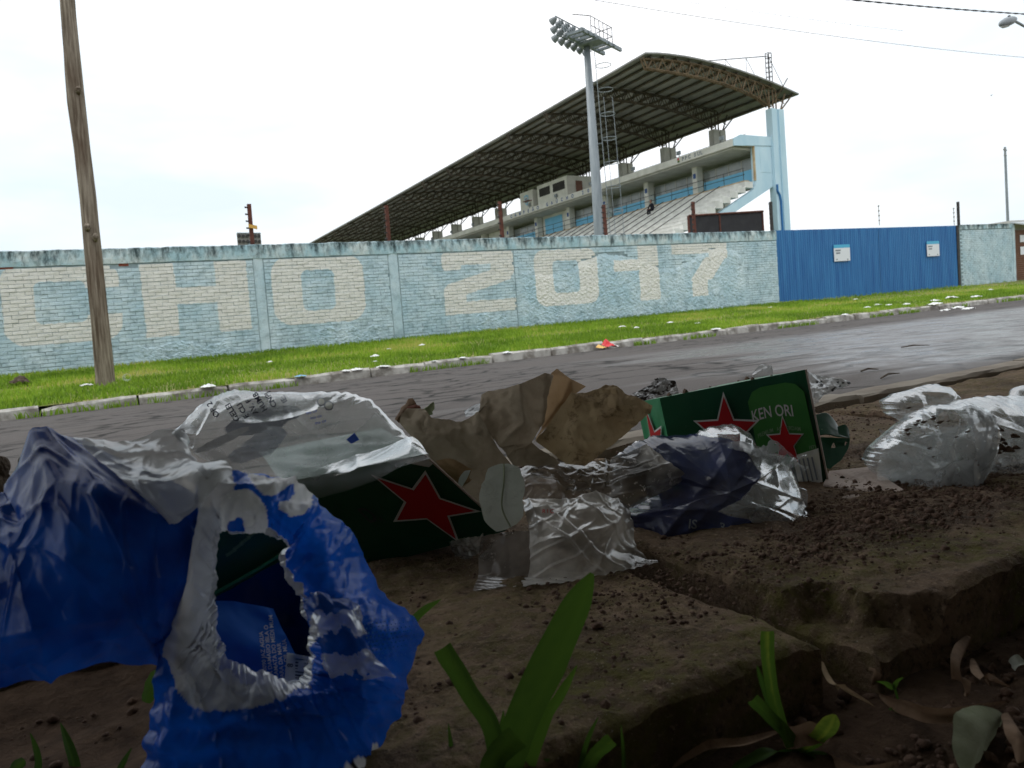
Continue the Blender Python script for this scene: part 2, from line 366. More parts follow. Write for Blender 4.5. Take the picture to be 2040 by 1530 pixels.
def kerb():
    root = bpy.data.objects.new('far_kerb', None); COL.objects.link(root); struct(root); root.location = st(0, YK, ZR)
    x = -6.0; i = 0
    while x < 46:
        L = rnd.uniform(.85, 1.15); g = rnd.uniform(.012, .05); dz = rnd.uniform(-.018, .012); tilt = rnd.uniform(-.015, .015); dy = rnd.uniform(-.02, .02)
        n = 6; top = []; vs = []; fs = []
        for k in range(n + 1):
            xx = x + (L - g) * k / n; e = .02 if k in (0, n) else 0
            j = lambda a: rnd.uniform(-a, a)
            zz = ZK + dz + tilt * (k / n - .5) * 2 - e * rnd.random()
            ch = .025 + abs(j(.012))
            vs += [st(xx, YK + dy - .015 + j(.006), ZR - .06), st(xx, YK + dy + j(.008), zz - ch), st(xx, YK + dy + ch + j(.006), zz + j(.004)), st(xx, YK + .14, zz - .004 + j(.004)), st(xx, YK + .14, ZR - .06)]
        m = 5
        for k in range(n):
            for q in range(m): fs.append((k * m + q, k * m + (q + 1) % m, (k + 1) * m + (q + 1) % m, (k + 1) * m + q)[::-1])
        fs += [tuple(range(m)), tuple(n * m + q for q in range(m))[::-1]]
        mkobj('kerb_stone', vs, fs, M['kerb_concrete'], root)
        x += L; i += 1
kerb()
def blades(n, xf, yf, hmin, hmax, w, seed, zf, lean=.5):
    g = np.random.default_rng(seed); x = xf(g, n); y = yf(g, n, x); h = g.uniform(hmin, hmax, n); a = g.uniform(0, 2 * np.pi, n); b = g.uniform(0, 2 * np.pi, n); l = g.uniform(.1, lean, n) * h
    z = zf(x, y) + SL * x
    ca, sa = np.cos(a) * w, np.sin(a) * w; lx, ly = np.cos(b) * l, np.sin(b) * l
    V = np.empty((n, 5, 3)); V[:, 0] = np.stack([x - ca, y - sa, z - .01], -1); V[:, 1] = np.stack([x + ca, y + sa, z - .01], -1)
    V[:, 2] = np.stack([x + ca * .7 + lx * .35, y + sa * .7 + ly * .35, z + h * .6], -1); V[:, 3] = np.stack([x - ca * .7 + lx * .35, y - sa * .7 + ly * .35, z + h * .6], -1)
    V[:, 4] = np.stack([x + lx, y + ly, z + h * .95], -1)
    i = np.arange(n)[:, None] * 5
    tri = np.concatenate([i + [0, 1, 2], i + [0, 2, 3], i + [3, 2, 4]], 1).reshape(-1, 3)
    return V.reshape(-1, 3), tri, x, y
def fastmesh(name, V, T, mat, colr=None, **tags):
    me = bpy.data.meshes.new(name); me.vertices.add(len(V)); me.vertices.foreach_set('co', V.astype(np.float32).ravel())
    k = T.shape[1]; me.loops.add(T.size); me.loops.foreach_set('vertex_index', T.astype(np.int32).ravel()); me.polygons.add(len(T))
    me.polygons.foreach_set('loop_start', np.arange(0, T.size, k, dtype=np.int32)); me.update(calc_edges=True); me.validate()
    me.materials.append(mat); o = bpy.data.objects.new(name, me); COL.objects.link(o)
    if colr is not None:
        a = me.attributes.new('col', 'FLOAT', 'POINT'); a.data.foreach_set('value', colr.astype(np.float32))
    return tagit(o, **tags)
def verge_grass():
    n = 150000
    xf = lambda g, n: -4 + 50 * g.random(n) ** 1.25
    def yf(g, n, x): return YK + .12 + (YW - YK - .12) * g.random(n)
    V, T, x, y = blades(n, xf, yf, .035, .10, .0085, 5, lambda x, y: zverge(y), .8)
    sel = fbm(x * .9, y * .9, 12) + NR.normal(0, .12, n)
    path = np.exp(-((y - 13.0 - .2 * np.sin(x * .4)) / .35) ** 2)         # a trodden line along the verge
    keep = (sel > -.55) & (NR.random(n) > path * .75) & ~((x > 19) & (y > 13.4) & (NR.random(n) < .75)) & ~((x > 27) & (y > 12.6) & (NR.random(n) < .85))
    tone = np.clip(.45 + sel * .9 + path * .35 + NR.normal(0, .12, n), 0, 1)
    V = V.reshape(n, 5, 3)[keep]; m = len(V); T = (np.arange(m)[:, None, None] * 5 + np.array([[0, 1, 2], [0, 2, 3], [3, 2, 4]])[None]).reshape(-1, 3)
    fastmesh('verge_grass', V.reshape(-1, 3), T, M['grass_blade'], np.repeat(tone[keep], 5), label='short bright green grass covering the verge below the painted wall', cat='grass', kind='stuff')
    n = 5000                                                             # tufts in the kerb joints and gutter
    V, T, x, y = blades(n, lambda g, n: -4 + 44 * g.random(n), lambda g, n, x: YK - .02 - np.abs(g.normal(0, .05, n)), .04, .11, .008, 8, lambda x, y: zroad(y), .9)
    keep = fbm(x * 1.3, y * 0, 31) > .16; V = V.reshape(n, 5, 3)[keep]; m = len(V); T = (np.arange(m)[:, None, None] * 5 + np.array([[0, 1, 2], [0, 2, 3], [3, 2, 4]])[None]).reshape(-1, 3)
    fastmesh('gutter_grass', V.reshape(-1, 3), T, M['grass_blade'], np.full(m * 5, .3), label='tufts of grass growing in the gutter along the far kerb', cat='grass', kind='stuff')
verge_grass()
# ================================================================== the painted brick wall
def wall():
    root = thing('brick_wall', st(8, YW, ZB), 'long sky blue painted brick wall lettered CHO 2017 in cream', 'wall')
    X0, X1 = -6.0, XG0 - .06; zc = ZT - .27
    MB().sbox(X0, X1, YW + .012, YW + .20, ZB - .3, zc).obj('mortar_bed', M['mortar'], root)
    # bricks
    bl, bh, g = .225, .0657, .0075; rows = int((zc - ZB + .06) / bh)
    variants = []
    for k in range(6):
        j = lambda a: rnd.uniform(-a, a); e = .006
        w, h = bl - g * .6, bh - g * .75
        front = [(-w / 2 + e, j(.004), -h / 2 + e * .6), (w / 2 - e, j(.004), -h / 2 + e * .6), (w / 2 - e, j(.004), h / 2 - e * .6), (-w / 2 + e, j(.004), h / 2 - e * .6)]
        back = [(-w / 2, .016, -h / 2), (w / 2, .016, -h / 2), (w / 2, .016, h / 2), (-w / 2, .016, h / 2)]
        midp = [(a + j(.002), .005, c) for a, _, c in back]
        vs = front + midp + back; fs = [(0, 1, 2, 3)] + [(4 + i, 4 + (i + 1) % 4, (i + 1) % 4, i) for i in range(4)] + [(8 + i, 8 + (i + 1) % 4, 4 + (i + 1) % 4, 4 + i) for i in range(4)]
        variants.append((vs, fs))
    meshes = []
    for vs, fs in variants:
        me = bpy.data.meshes.new('brick'); me.from_pydata([(a, b, c + SL * a) for a, b, c in vs], [], fs); me.materials.append(M['wall_paint']); me.update(); meshes.append(me)
    rl = np.array(root.location[:]); rest = MB(); cand = []
    posts = [(3.31, 3.52), (6.10, 6.34), (9.10, 9.22)]
    for r in range(rows):
        z = ZB - .03 + r * bh + bh / 2
        segs = [(X0, 3.31), (3.52, 6.10), (6.34, 9.19), (9.21, X1)]; L_ = []
        for s0, s1 in segs:
            c = s0 - (.5 * bl if r % 2 else 0) + rnd.uniform(-.03, 0)
            while c < s1:
                a_, b_ = max(c, s0), min(c + bl, s1)
                if b_ - a_ > .045: L_.append(((a_ + b_) / 2, (b_ - a_) / bl))
                c += bl
        for x, sx in L_:
            plaster = x > 9.5 and z < 1.75 + .25 * math.sin(x * 1.7) and x < 16.4
            if plaster: continue
            if .82 < x < 1.2 and z > 2.03 and r == rows - 1: continue           # a knocked-out brick
            dy = rnd.uniform(-.007, .006); zj = z + rnd.uniform(-.003, .003); cand.append((abs(x - .8) + (0 if z > .4 else 3), x, zj, dy, rnd.randrange(6), sx))
    cand.sort()
    for i, (_, x, z, dy, k, sx) in enumerate(cand):
        p = np.array(st(x, YW + dy, z))
        if i < 300:
            o = bpy.data.objects.new('brick', meshes[k]); COL.objects.link(o); o.parent = root; o.location = (p - rl).tolist(); o.scale = (sx, 1, 1)
        else:
            vs, fs = variants[k]; rest.add([(a * sx + p[0], b + p[1], c + SL * a * sx + p[2]) for a, b, c in vs], fs)
    rest.obj('brickwork', M['wall_paint'], root, kind='stuff')
    # bare red brick where the paint has broken away
    MB().sbox(.98, 1.14, YW + .004, YW + .02, 2.075, 2.125).obj('broken_brick', M['red_brick'], root)
    MB().sbox(-.86, -.62, YW + .004, YW + .02, 2.10, 2.145).obj('broken_brick', M['red_brick'], root)
    # flush concrete posts
    for a, b in posts[:2]:
        X = np.linspace(a, b, 6); Z = np.linspace(ZB - .1, zc, 40); gx, gz = np.meshgrid(X, Z, indexing='ij')
        gy = YW + .002 - .02 * np.abs(fbm(gx * 9, gz * 5, 21)); gy[[0, -1]] = YW + .02
        MB().grid(np.stack([gx, gy, gz + SL * gx], -1)).obj('post', M['wall_paint'], root, smooth=True)
    # coarse render patches: right third and along the foot
    def sheet(x0, x1, zfun, seed, amp=.015):
        X = np.arange(x0, x1, .02); Z = np.linspace(0, 1, 76); gx, gt = np.meshgrid(X, Z, indexing='ij'); gz = ZB - .08 + gt * (zfun(gx) - ZB + .08)
        dn = np.minimum(np.minimum(gx - x0, x1 - gx) / .25, (1 - gt) / .12).clip(0, 1)
        gy = YW - .004 + .024 * (1 - dn) - amp * (.6 + 1.6 * fbm(gx * 20 + gz * 14, gz * 24 - gx * 7, seed, 3, .75)) * dn
        MB().grid(np.stack([gx, gy, gz + SL * gx], -1)).obj('rough_render', M['wall_paint'], root, smooth=False)
    sheet(9.2, 16.8, lambda x: 1.8 + .22 * np.sin(x * 1.7) + .12 * fbm(x * 2, x * 0, 4), 2)
    sheet(1.0, 2.9, lambda x: .62 + .2 * fbm(x * 2.2, x * 0, 6), 8)
    sheet(4.2, 6.0, lambda x: .72 + .25 * fbm(x * 2.2, x * 0, 9), 14)
    sheet(7.9, 9.1, lambda x: .66 + .25 * fbm(x * 2.2, x * 0, 13), 17)
    # cap beam
    for a, b in ((X0, 3.0), (3.0, 9.1), (9.1, X1)):
        X = np.linspace(a, b, int((b - a) / .06) + 2); n = len(X); P = []
        for x in X:
            e = .012 * vnoise(np.array([x * 3.]), np.array([.5]), 2)[0] + .01 * vnoise(np.array([x * 9.]), np.array([.5]), 4)[0]
            j = lambda: rnd.uniform(-.005, .005)
            P.append([st(x, YW + .21, zc), st(x, YW - .012 + j(), zc - .004 + e), st(x, YW - .02 + j(), zc + .08 + j()), st(x, YW - .018 + j(), zc + .17 + j()), st(x, YW - .012 + j(), ZT - .02 + e + j()), st(x, YW + .02, ZT + e + j()), st(x, YW + .2, ZT + e), st(x, YW + .21, zc)])
        b_ = MB().grid(P); b_.f.append(tuple(range(7))); b_.f.append(tuple((n - 1) * 8 + q for q in range(7))[::-1])
        b_.obj('cap_beam', M['cap'], root)
    return root
wall()
def steel_post(x, y, h, rust, label, hang=None):
    b = atY(x, y, YW + .1); root = thing('fence_post', b, label, 'fence post', 'steel posts on the wall')
    lean = (rnd.uniform(-.01, .01), 0); top = b + np.array([lean[0] * h, 0, h])
    m = MB(); m.obox(b - np.array([.035, .035, .05]), (.07, 0, 0), (0, .07, 0), (lean[0] * h, 0, h + .05)); m.obj('shaft', M['rusty_steel' if rust else 'dark_steel'], root)
    for k in range(6):
        c = b + np.array([lean[0] * h * (k + .5) / 6 - .035, -.02, h * (k + .5) / 6])
        MB().tube([c, c + np.array([-.055, 0, 0])], [.014, .02], 6).obj('insulator', M['dark_steel'], root)
    if hang: MB().obox(b + np.array([-.05, -.06, h * .42]), (.16, 0, -.03), (0, .02, 0), (0, 0, .07)).obj('tag', M['litter_yellow'], root)
    return root
steel_post(503, 489, .80, True, 'rusty steel post with an orange tag beside the far floodlight panel', True)
steel_post(775, 482, .77, True, 'rusty steel post on the wall under the low end of the stand roof')
steel_post(1001, 476, .86, True, 'rusty steel post on the wall just left of the cabins on the stand')
steel_post(1207, 470, .77, True, 'rusty steel post on the wall just right of the floodlight mast')
steel_post(1384, 463, .82, True, 'rusty red steel post on the wall in front of the dark screen')
steel_post(1538, 459, .82, False, 'black steel post at the end of the lettered wall beside the gate')
steel_post(1910, 449, .82, False, 'black steel post between the blue gate and the right wall')
def gate():
    root = thing('metal_gate', st(XG0, YW + .05, ZB), 'wide blue corrugated metal double gate', 'gate')
    zt = ZT + .005; xm = 22.87; z0 = ZB - .01
    for a, b, dy in ((XG0, xm - .012, 0), (xm + .012, XG1, .015)):
        n = int((b - a) / .019); X = np.linspace(a, b, n); cyc = np.arange(n) % 5
        Y = YW + .03 + dy + np.where(cyc < 3, 0, .016) + .006 * np.sin(X * 3.1)
        zb = lambda x: z0 + .0 * x
        P = [[st(x, y, zb(x)) for x, y in zip(X, Y)], [st(x, y, zt) for x, y in zip(X, Y)]]
        leaf = MB().grid(P).obj('gate_leaf', M['gate_blue'], root)
        MB().sbox(a, b, YW + .07 + dy, YW + .11 + dy, zt - .06, zt + .004).sbox(a, b, YW + .07 + dy, YW + .11 + dy, ZB + .02, ZB + .09).sbox(a, a + .06, YW + .07 + dy, YW + .11 + dy, ZB + .09, zt - .06).sbox(b - .06, b, YW + .07 + dy, YW + .11 + dy, ZB + .09, zt - .06).obj('frame', M['gate_blue'], leaf)
    MB().sbox(XG0 - .055, XG0 - .005, YW + .03, YW + .16, ZB - .1, ZT - .05).obj('hinge_post', M['gate_blue'], root)
    MB().sbox(XG1 + .005, XG1 + .12, YW + .02, YW + .16, ZB - .1, ZT + .0).obj('hinge_post', M['dark_steel'], root)
gate()
def rod(x, y, h, label):
    b = atY(x, y, YW + .1); root = thing('insulator_rod', b, label, 'rod', 'insulator rods on the gate')
    MB().tube([b, b + np.array([0, 0, h])], .012, 6).obj('rod', M['galvanised'], root)
    for k in range(4):
        c = b + np.array([0, 0, h * (.25 + .24 * k)]); MB().tube([c - np.array([0, 0, .03]), c, c + np.array([0, 0, .03])], [.012, .035, .012], 6).obj('insulator', M['insulator'], root)
rod(1752, 449, .64, 'thin rod with insulators standing on the middle of the blue gate')
rod(1901, 449, .60, 'thin rod with insulators leaning near the black post at the gate end')
def notice(px0, py0, px1, py1, label):
    a = atY(px0, py1, YW); b = atY(px1, py0, YW); w = b[0] - a[0]; h = abs(atY(px0, py0, YW)[2] - a[2]); y = YW - .012
    root = thing('notice_board', a, label, 'sign', 'white notices on the gate')
    bd = MB().obox((a[0], y, a[2]), (w, 0, SL * w), (0, .012, 0), (0, 0, h * .80)).obj('board', M['sign_white'], root)
    MB().obox((a[0], y - .001, a[2] + h * .802), (w, 0, SL * w), (0, .013, 0), (0, 0, h * .198)).obj('header', M['sign_cyan'], root)
    def tx(s, size, u, vv, mat):
        v, f = textmesh(s, size, .004); sc = min(1, w * .86 / max(v[:, 0].max(), 1e-6)); v = v * sc
        mkobj('lettering', [(a[0] + w * u + q[0], y - .004, a[2] + h * vv + q[1] + SL * q[0]) for q in v], f, M[mat], bd)
    tx('IIIIIIIIIIIIIIIIII', .055, .08, .62, 'print_grey'); tx('IIIIIIIIIIIIII', .055, .12, .46, 'print_grey')
    for u in (.12, .80): MB().obox((a[0] + w * u, y - .003, a[2] + h * .08), (.05, 0, 0), (0, .002, 0), (0, 0, .04)).obj('mark', M['print_grey'], bd)
notice(1662, 488, 1692, 521, 'larger white notice with cyan header on the left gate leaf')
notice(1847, 481, 1870, 511, 'smaller white notice with cyan header on the right gate leaf')
def right_wall():
    root = thing('brick_wall', st(29, YW, ZB), 'short light blue painted brick wall right of the blue gate', 'wall')
    X0, X1 = XG1 + .14, XR; zc = ZT - .14
    MB().sbox(X0, X1, YW + .012, YW + .2, ZB - .2, zc).obj('mortar_bed', M['mortar'], root)
    bl, bh = .225, .0657; rest = MB()
    for r in range(int((zc - ZB + .05) / bh)):
        z = ZB - .03 + r * bh + bh / 2
        for c in range(int((X1 - X0) / bl)):
            x = X0 + .12 + c * bl + (.11 if r % 2 else 0)
            if x > X1 - .1: continue
            w, h = .105, .029; dy = rnd.uniform(-.006, .006); p = np.array(st(x, YW + dy, z)); j = lambda: rnd.uniform(-.004, .004)
            vs = [(-w, j(), -h), (w, j(), -h), (w, j(), h), (-w, j(), h), (-w - .004, .016, -h - .002), (w + .004, .016, -h - .002), (w + .004, .016, h + .002), (-w - .004, .016, h + .002)]
            rest.add([p + np.array(q) + np.array([0, 0, SL * q[0]]) for q in vs], [(0, 1, 2, 3), (4, 5, 1, 0), (5, 6, 2, 1), (6, 7, 3, 2), (7, 4, 0, 3)])
    rest.obj('brickwork', M['wall_paint'], root, kind='stuff')
    MB().sbox(X0, X1, YW - .015, YW + .21, zc + .001, ZT + .02).obj('cap_beam', M['cap'], root)
    MB().sbox(X1 - .16, X1, YW - .012, YW + .01, ZB - .1, zc - .002).obj('post', M['wall_paint'], root)
    # shuttered kiosk beside it
    k = thing('kiosk', st(XR + 1.6, YW, ZB), 'kiosk with brown roller shutter and grey awning at the right edge', 'kiosk')
    MB().sbox(XR + .02, XR + 3.4, YW + .12, YW + 2.0, ZB - .2, ZT + .15).obj('wall', M['stand_grey'], k)
    sh = bpy.data.objects.new('shutter', None); 
    for i in range(24):
        z = ZB + .02 + i * .078
        MB().obox(st(XR + .06, YW + .06, z), (3.2, 0, SL * 3.2), (0, .05, 0), (0, -.02, .07)).obj('slat', M['shutter_brown'], k)
    bpy.data.objects.remove(sh)
    MB().prism([st(XR - .05, YW - .45, ZT - .12), st(XR - .05, YW + .12, ZT + .06), st(XR - .05, YW + .12, ZT + .10), st(XR - .05, YW - .45, ZT - .07)], (3.5, 0, SL * 3.5)).obj('awning', M['awning_grey'], k)
    for z0, z1 in ((1.72, 1.98), (1.25, 1.55)):
        MB().sbox(XR + .42, XR + .95, YW + .02, YW + .035, z0, z1).obj('sign_plate', M['sign_white'], k)
right_wall()
# ================================================================== poles, wires, lamp
def poles():
    Yp = 12.2; root = thing('utility_pole', atY(210, 757, Yp), 'weathered grey-brown wooden utility pole on the grass verge', 'pole')
    pts = [(211, 775), (209, 750), (200, 650), (191, 560), (184, 490), (176, 400), (164, 300), (152, 205), (147, 150), (143, 100), (136, 30), (130, -60), (112, -400)]
    rr = [22, 20, 18.5, 18, 17.5, 17, 16.5, 17.6, 16.8, 15.5, 15, 15, 14]
    C = [atY(x, y, Yp) for x, y in pts]; s = np.linalg.norm(atY(230, 500, Yp) - atY(190, 500, Yp)) / 40
    n = 18; P = []; T = np.linspace(0, len(C) - 1, 90)
    for t in T:
        i = min(int(t), len(C) - 2); f = t - i; c = C[i] * (1 - f) + C[i + 1] * f; r = (rr[i] * (1 - f) + rr[i + 1] * f) * s
        P.append([c + r * (1 + .05 * vnoise(np.array([k * .9]), np.array([t * 1.3]), 3)[0] + .10 * vnoise(np.array([k * 2.3]), np.array([t * .25]), 6)[0]) * np.array([math.cos(k * 2 * math.pi / n), math.sin(k * 2 * math.pi / n), 0]) for k in range(n)])
    for q in P: q.append(q[0])
    MB().grid(P).obj('shaft', M['pole_wood'], root, smooth=True)
    for x, y, r in ((174, 452, .055), (156, 178, .05), (190, 472, .05)):
        c = atY(x, y, Yp - .16); MB().tube([c + np.array([0, .05, -.05]), c, c + np.array([0, .05, .05])], [.02, r, .02], 8).obj('knot', M['pole_wood'], root, smooth=True)
    def wire(name, pts, Y, r, label, tw=False):
        a, b = atY(*pts[0], Y), atY(*pts[1], Y); d = b - a; n = 60; L = []
        for i in range(n + 1):
            t = -2.2 + 5.2 * i / n; p = a + d * t; p[2] += .0016 * np.linalg.norm(d[:2]) ** 2 * (t * (t - 1))
            L.append(p)
        if tw:
            m = MB()
            for ph in (0, math.pi):
                Q = []
                for i in range(600):
                    t = i / 599 * n; k = min(int(t), n - 1); p = L[k] * (1 - t + k) + L[k + 1] * (t - k); Q.append(p + r * np.array([0, math.cos(i * .5 + ph), math.sin(i * .5 + ph)]))
                m.tube(Q, r, 4)
        else: m = MB().tube(L, r, 5)
        o = m.obj(name, M['cable_black']); tagit(o, label, 'wire', 'overhead wires'); return o
    wire('overhead_wire', ((1700, 0), (2040, 28)), 9.0, .008, 'thick twisted black cable crossing the top right corner', True)
    wire('overhead_wire', ((1345, 26), (2035, 114)), 12.2, .0055, 'long thin wire crossing the sky above the stand roof')
    wire('overhead_wire', ((1550, 30), (1640, 42)), 14.0, .004, 'faint thin wire high in the sky between the two others')
    # street lamp whose post stands beyond the frame
    a = atY(2014, 43, 9.4); root = thing('street_lamp', st(a[0] + 7.5, 10.9, ZK), 'grey street lamp head on an arm at the top right corner', 'street lamp')
    c = atY(1992, 49, 9.4); e = atY(2022, 38, 9.4); d = e - c; nrm = np.linalg.norm(d); ring = []
    R = [(0, .02), (.12, .07), (.45, .10), (.8, .085), (1, .05)]
    MB().tube([c + d * t for t, _ in R], [r * nrm * 1.55 for _, r in R], 10).obj('lamp_head', M['lamp_grey'], root, smooth=True)
    MB().tube([c + d * t + np.array([0, 0, -.055]) for t in (.08, .2, .5, .7)], [.02, .05, .06, .03], 10).obj('lens', M['lamp_lens'], root, smooth=True)
    MB().tube([c + d * .62 + np.array([0, 0, .04]), c + d * .62 + np.array([0, 0, .12])], .03, 8).obj('photocell', M['dark_steel'], root)
    pt = np.array(st(a[0] + 7.5, 10.9, ZK + 6)); q = pt.copy(); q[2] = e[2] + .25
    MB().tube([e - d * .15, e + (q - e) * .6, q], .028, 8).obj('arm', M['galvanised'], root)
    MB().tube([st(a[0] + 7.5, 10.9, ZK - .1), (q[0], q[1], q[2] + 1.5)], [.14, .09], 12).obj('post', M['kerb_concrete'], root)
    # slim pole behind the right wall
    b = atY(2008, 446, 19); t_ = atY(2002, 293, 19); b0 = b.copy(); b0[2] = ZB + SL * b[0]
    root = thing('utility_pole', b0, 'slim grey pole behind the short right wall', 'pole')
    MB().tube([b0, b, t_], [.075, .062, .05], 8).obj('shaft', M['galvanised'], root)
    for f, w in ((.04, .07), (.11, .05)):
        c = t_ * (1 - f) + b * f; MB().tube([c + np.array([-w * 1.6, 0, .02]), c + np.array([w * 1.6, 0, 0])], .035, 6).obj('insulator', M['insulator'], root)
    # bird
    p = atY(1975, 190, 40); m = MB(); m.tube([p + np.array([-.13, 0, 0]), p, p + np.array([.14, 0, .02])], [.015, .05, .012], 8)
    m.add([p + np.array(q) for q in ((-.03, 0, .01), (.05, 0, .01), (.0, .22, .07), (-.03, -.2, .06))], [(0, 1, 2), (1, 0, 3)])
    tagit(m.obj('bird', M['cable_black']), 'tiny dark bird flying in the white sky', 'bird')
poles()
# ================================================================== grandstand
YA = math.radians(-1.4); SA = np.array([math.sin(YA), math.cos(YA), 0]); SB = np.array([math.cos(YA), -math.sin(YA), 0]); SO = np.array([0, 36.0, 0])
def sp(a, b, z): return SO + SA * a + SB * b + np.array([0, 0, z])
def sbx(m, a0, a1, b0, b1, z0, z1): return m.obox(sp(a0, b0, z0), SA * (a1 - a0), SB * (b1 - b0), (0, 0, z1 - z0))
BAY, NB = 5.3, 14; LEN = BAY * NB
def stand():
    root = thing('grandstand', sp(0, 40, 1.0), 'roofed concrete football grandstand with rusty trusses and blue press boxes', 'grandstand')
    prof = [(31.9, 16.78), (32.9, 16.9), (33.9, 16.96), (35.3, 17.0), (36.7, 16.97), (38.4, 16.87), (40.0, 16.72), (41.8, 16.5), (43.7, 16.2), (45.94, 15.75)]
    drop = lambda a: -.0285 * a * (1 - .25 * a / LEN)      # the front eave sags towards the far end
    fz = lambda a, b: drop(a) * max(0, (44 - b) / 12.0)
    P = []
    for a in np.linspace(-.35, LEN + .3, 16): P.append([sp(a, b, z + fz(a, b)) for b, z in prof])
    Q = [[p + np.array([0, 0, .10]) for p in r] for r in P]
    m = MB(); m.grid(P); m.grid([r[::-1] for r in Q]); n = len(prof)
    for G in (0, -1):
        for j in range(n - 1): m.add([P[G][j], P[G][j + 1], Q[G][j + 1], Q[G][j]], [(0, 1, 2, 3)])
    for i in range(15):
        for j in (0, -1): m.add([P[i][j], P[i + 1][j], Q[i + 1][j], Q[i][j]], [(0, 1, 2, 3)])
    roof = m.obj('roof', M['roof_sheet'], root)
    def pz(b):
        for (b0, z0), (b1, z1) in zip(prof, prof[1:]):
            if b0 <= b <= b1: return z0 + (z1 - z0) * (b - b0) / (b1 - b0)
        return prof[-1][1]
    for b in np.arange(32.5, 45.6, 1.08):
        MB().tube([sp(a, b, pz(b) + fz(a, b) - .10) for a in np.linspace(-.2, LEN + .2, 9)], .085, 4).obj('purlin', M['truss_shaded'], roof)
    low = [(32.2, 16.05), (33.84, 16.06), (35.2, 16.05), (36.94, 15.98), (38.7, 15.85), (40.85, 15.52), (42.1, 15.2), (43.05, 14.75)]
    def lz(b):
        for (b0, z0), (b1, z1) in zip(low, low[1:]):
            if b0 <= b <= b1: return z0 + (z1 - z0) * (b - b0) / (b1 - b0)
        return low[-1][1]
    for i in range(NB + 1):
        a = i * BAY; m = MB(); mat = 'truss_rust' if i == 0 else 'truss_shaded'; w = .05 if i < 6 else .045
        for da in ((-.12, .12) if i < 8 else (0,)):
            m.tube([sp(a + da, b, z + fz(a, b)) for b, z in low], w, 4); m.tube([sp(a + da, b, pz(b) - .2 + fz(a, b)) for b in np.linspace(31.95, 43.7, 9)], w, 4)
            m.tube([sp(a + da, 32.2, 16.05 + fz(a, 32.2)), sp(a + da, 31.9, 16.7 + fz(a, 32))], w * 1.3, 4)
            bs = np.linspace(32.25, 43.0, 27)
            for k in range(26):
                lo, hi = (bs[k], bs[k + 1]) if k % 2 == 0 else (bs[k + 1], bs[k])
                m.tube([sp(a + da, lo, lz(lo) + fz(a, lo)), sp(a + da, hi, pz(hi) - .2 + fz(a, hi))], w * .75, 4, cap=False)
        for b in (32.3, 36, 40, 42): m.tube([sp(a - .12, b, lz(b) + fz(a, b)), sp(a + .12, b, lz(b) + fz(a, b))], w, 4)
        # steel head on the column: splayed struts
        h = 14.62
        for b0, b1, z1 in ((43.2, 42.9, 15.35), (43.2, 43.2, 15.9), (43.6, 43.6, 16.1), (43.9, 43.9, 16.0), (44.3, 45.55, 15.72), (44.3, 44.9, 15.85)): m.tube([sp(a, b0, h - .05), sp(a, b1, z1)], .055, 5)
        m.tube([sp(a, 44.75, 15.15), sp(a, 43.7, 15.5)], .04, 4)
        # longitudinal knee braces
        if i < NB:
            for s in (-1, 1): m.tube([sp(a, 43.4, 14.8), sp(a + s * 1.7, 43.1, 16.15)], .045, 4)
        m.obj('truss', M[mat], root)
    # columns
    for i in range(NB + 1):
        a = i * BAY; z0 = 1.0 if i < 3 else 8; m = MB()
        for b0, b1, da in ((43.12, 43.58, .26), (43.58, 43.84, .16), (43.84, 44.36, .26)):
            wob = .12 if b0 > 43.8 else 0
            m.prism([sp(a - da, b0, z0), sp(a - da, b1 + wob, z0), sp(a - da, b1, 14.62), sp(a - da, b0, 14.62)], SA * da * 2)
        m.obj('column', M['stand_sky'] if i == 0 else M['stand_grey'], root)
    c = MB(); c.tube([sp(-.32, 43.2, 9.45), sp(-.32, 43.2, 9.0), sp(-.32, 43.42, 8.7), sp(-.32, 43.5, 8.3), sp(-.32, 43.52, 2.0)], .075, 8); c.obj('drain_pipe', M['gate_blue'], root)
    # concrete band, press box slab
    m = MB(); sbx(m, .0, LEN, 39.45, 39.62, 11.9, 12.36); sbx(m, 0, LEN, 39.62, 43.1, 12.0, 12.18); m.obj('canopy_band', M['stand_white'], root)
    MB().prism([sp(-.08, 39.44, 11.9), sp(-.08, 43.12, 12.12), sp(-.08, 43.12, 12.72), sp(-.08, 40.1, 12.66), sp(-.08, 39.44, 12.38)], SA * .075).obj('end_fascia', M['stand_sky'], root)
    # side wall with raker
    MB().prism([sp(-.04, 41.45, 12.0), sp(-.04, 43.11, 12.1), sp(-.04, 43.11, 9.36), sp(-.04, 39.49, 7.66), sp(-.04, 31.0, 3.6), sp(-.04, 30.6, 4.0), sp(-.04, 41.2, 9.1), sp(-.04, 41.45, 9.62)], SA * .35).obj('side_wall', M['stand_sky'], root)
    MB().obox(sp(-.055, 41.95, 10.28), SB * 1.1, SA * .03, (0, 0, 1.62)).obj('brick_panel', M['stand_sky'], root)
    sbx(MB(), -.06, .1, 41.36, 41.44, 9.72, 12.0).obj('corner_trim', M['step_tan'], root)
    m = MB(); sbx(m, 0, LEN, 43.0, 43.12, 9.5, 12.0); m.obj('rear_wall', M['stand_grey'], root)
    m = MB(); sbx(m, 0.3, LEN, 39.7, 43.0, 11.78, 11.95); m.obj('ceiling', M['stand_grey'], root)
    for i in range(1, NB + 1):
        a = i * BAY; p = sbx(MB(), a - .22, a + .25, 41.15, 41.75, 9.72, 11.8).obj('pillar', M['stand_white'], root)
        sbx(MB(), a - .12, a + .14, 41.12, 41.14, 10.95, 11.3).obj('plaque', M['letter_blue'], p)
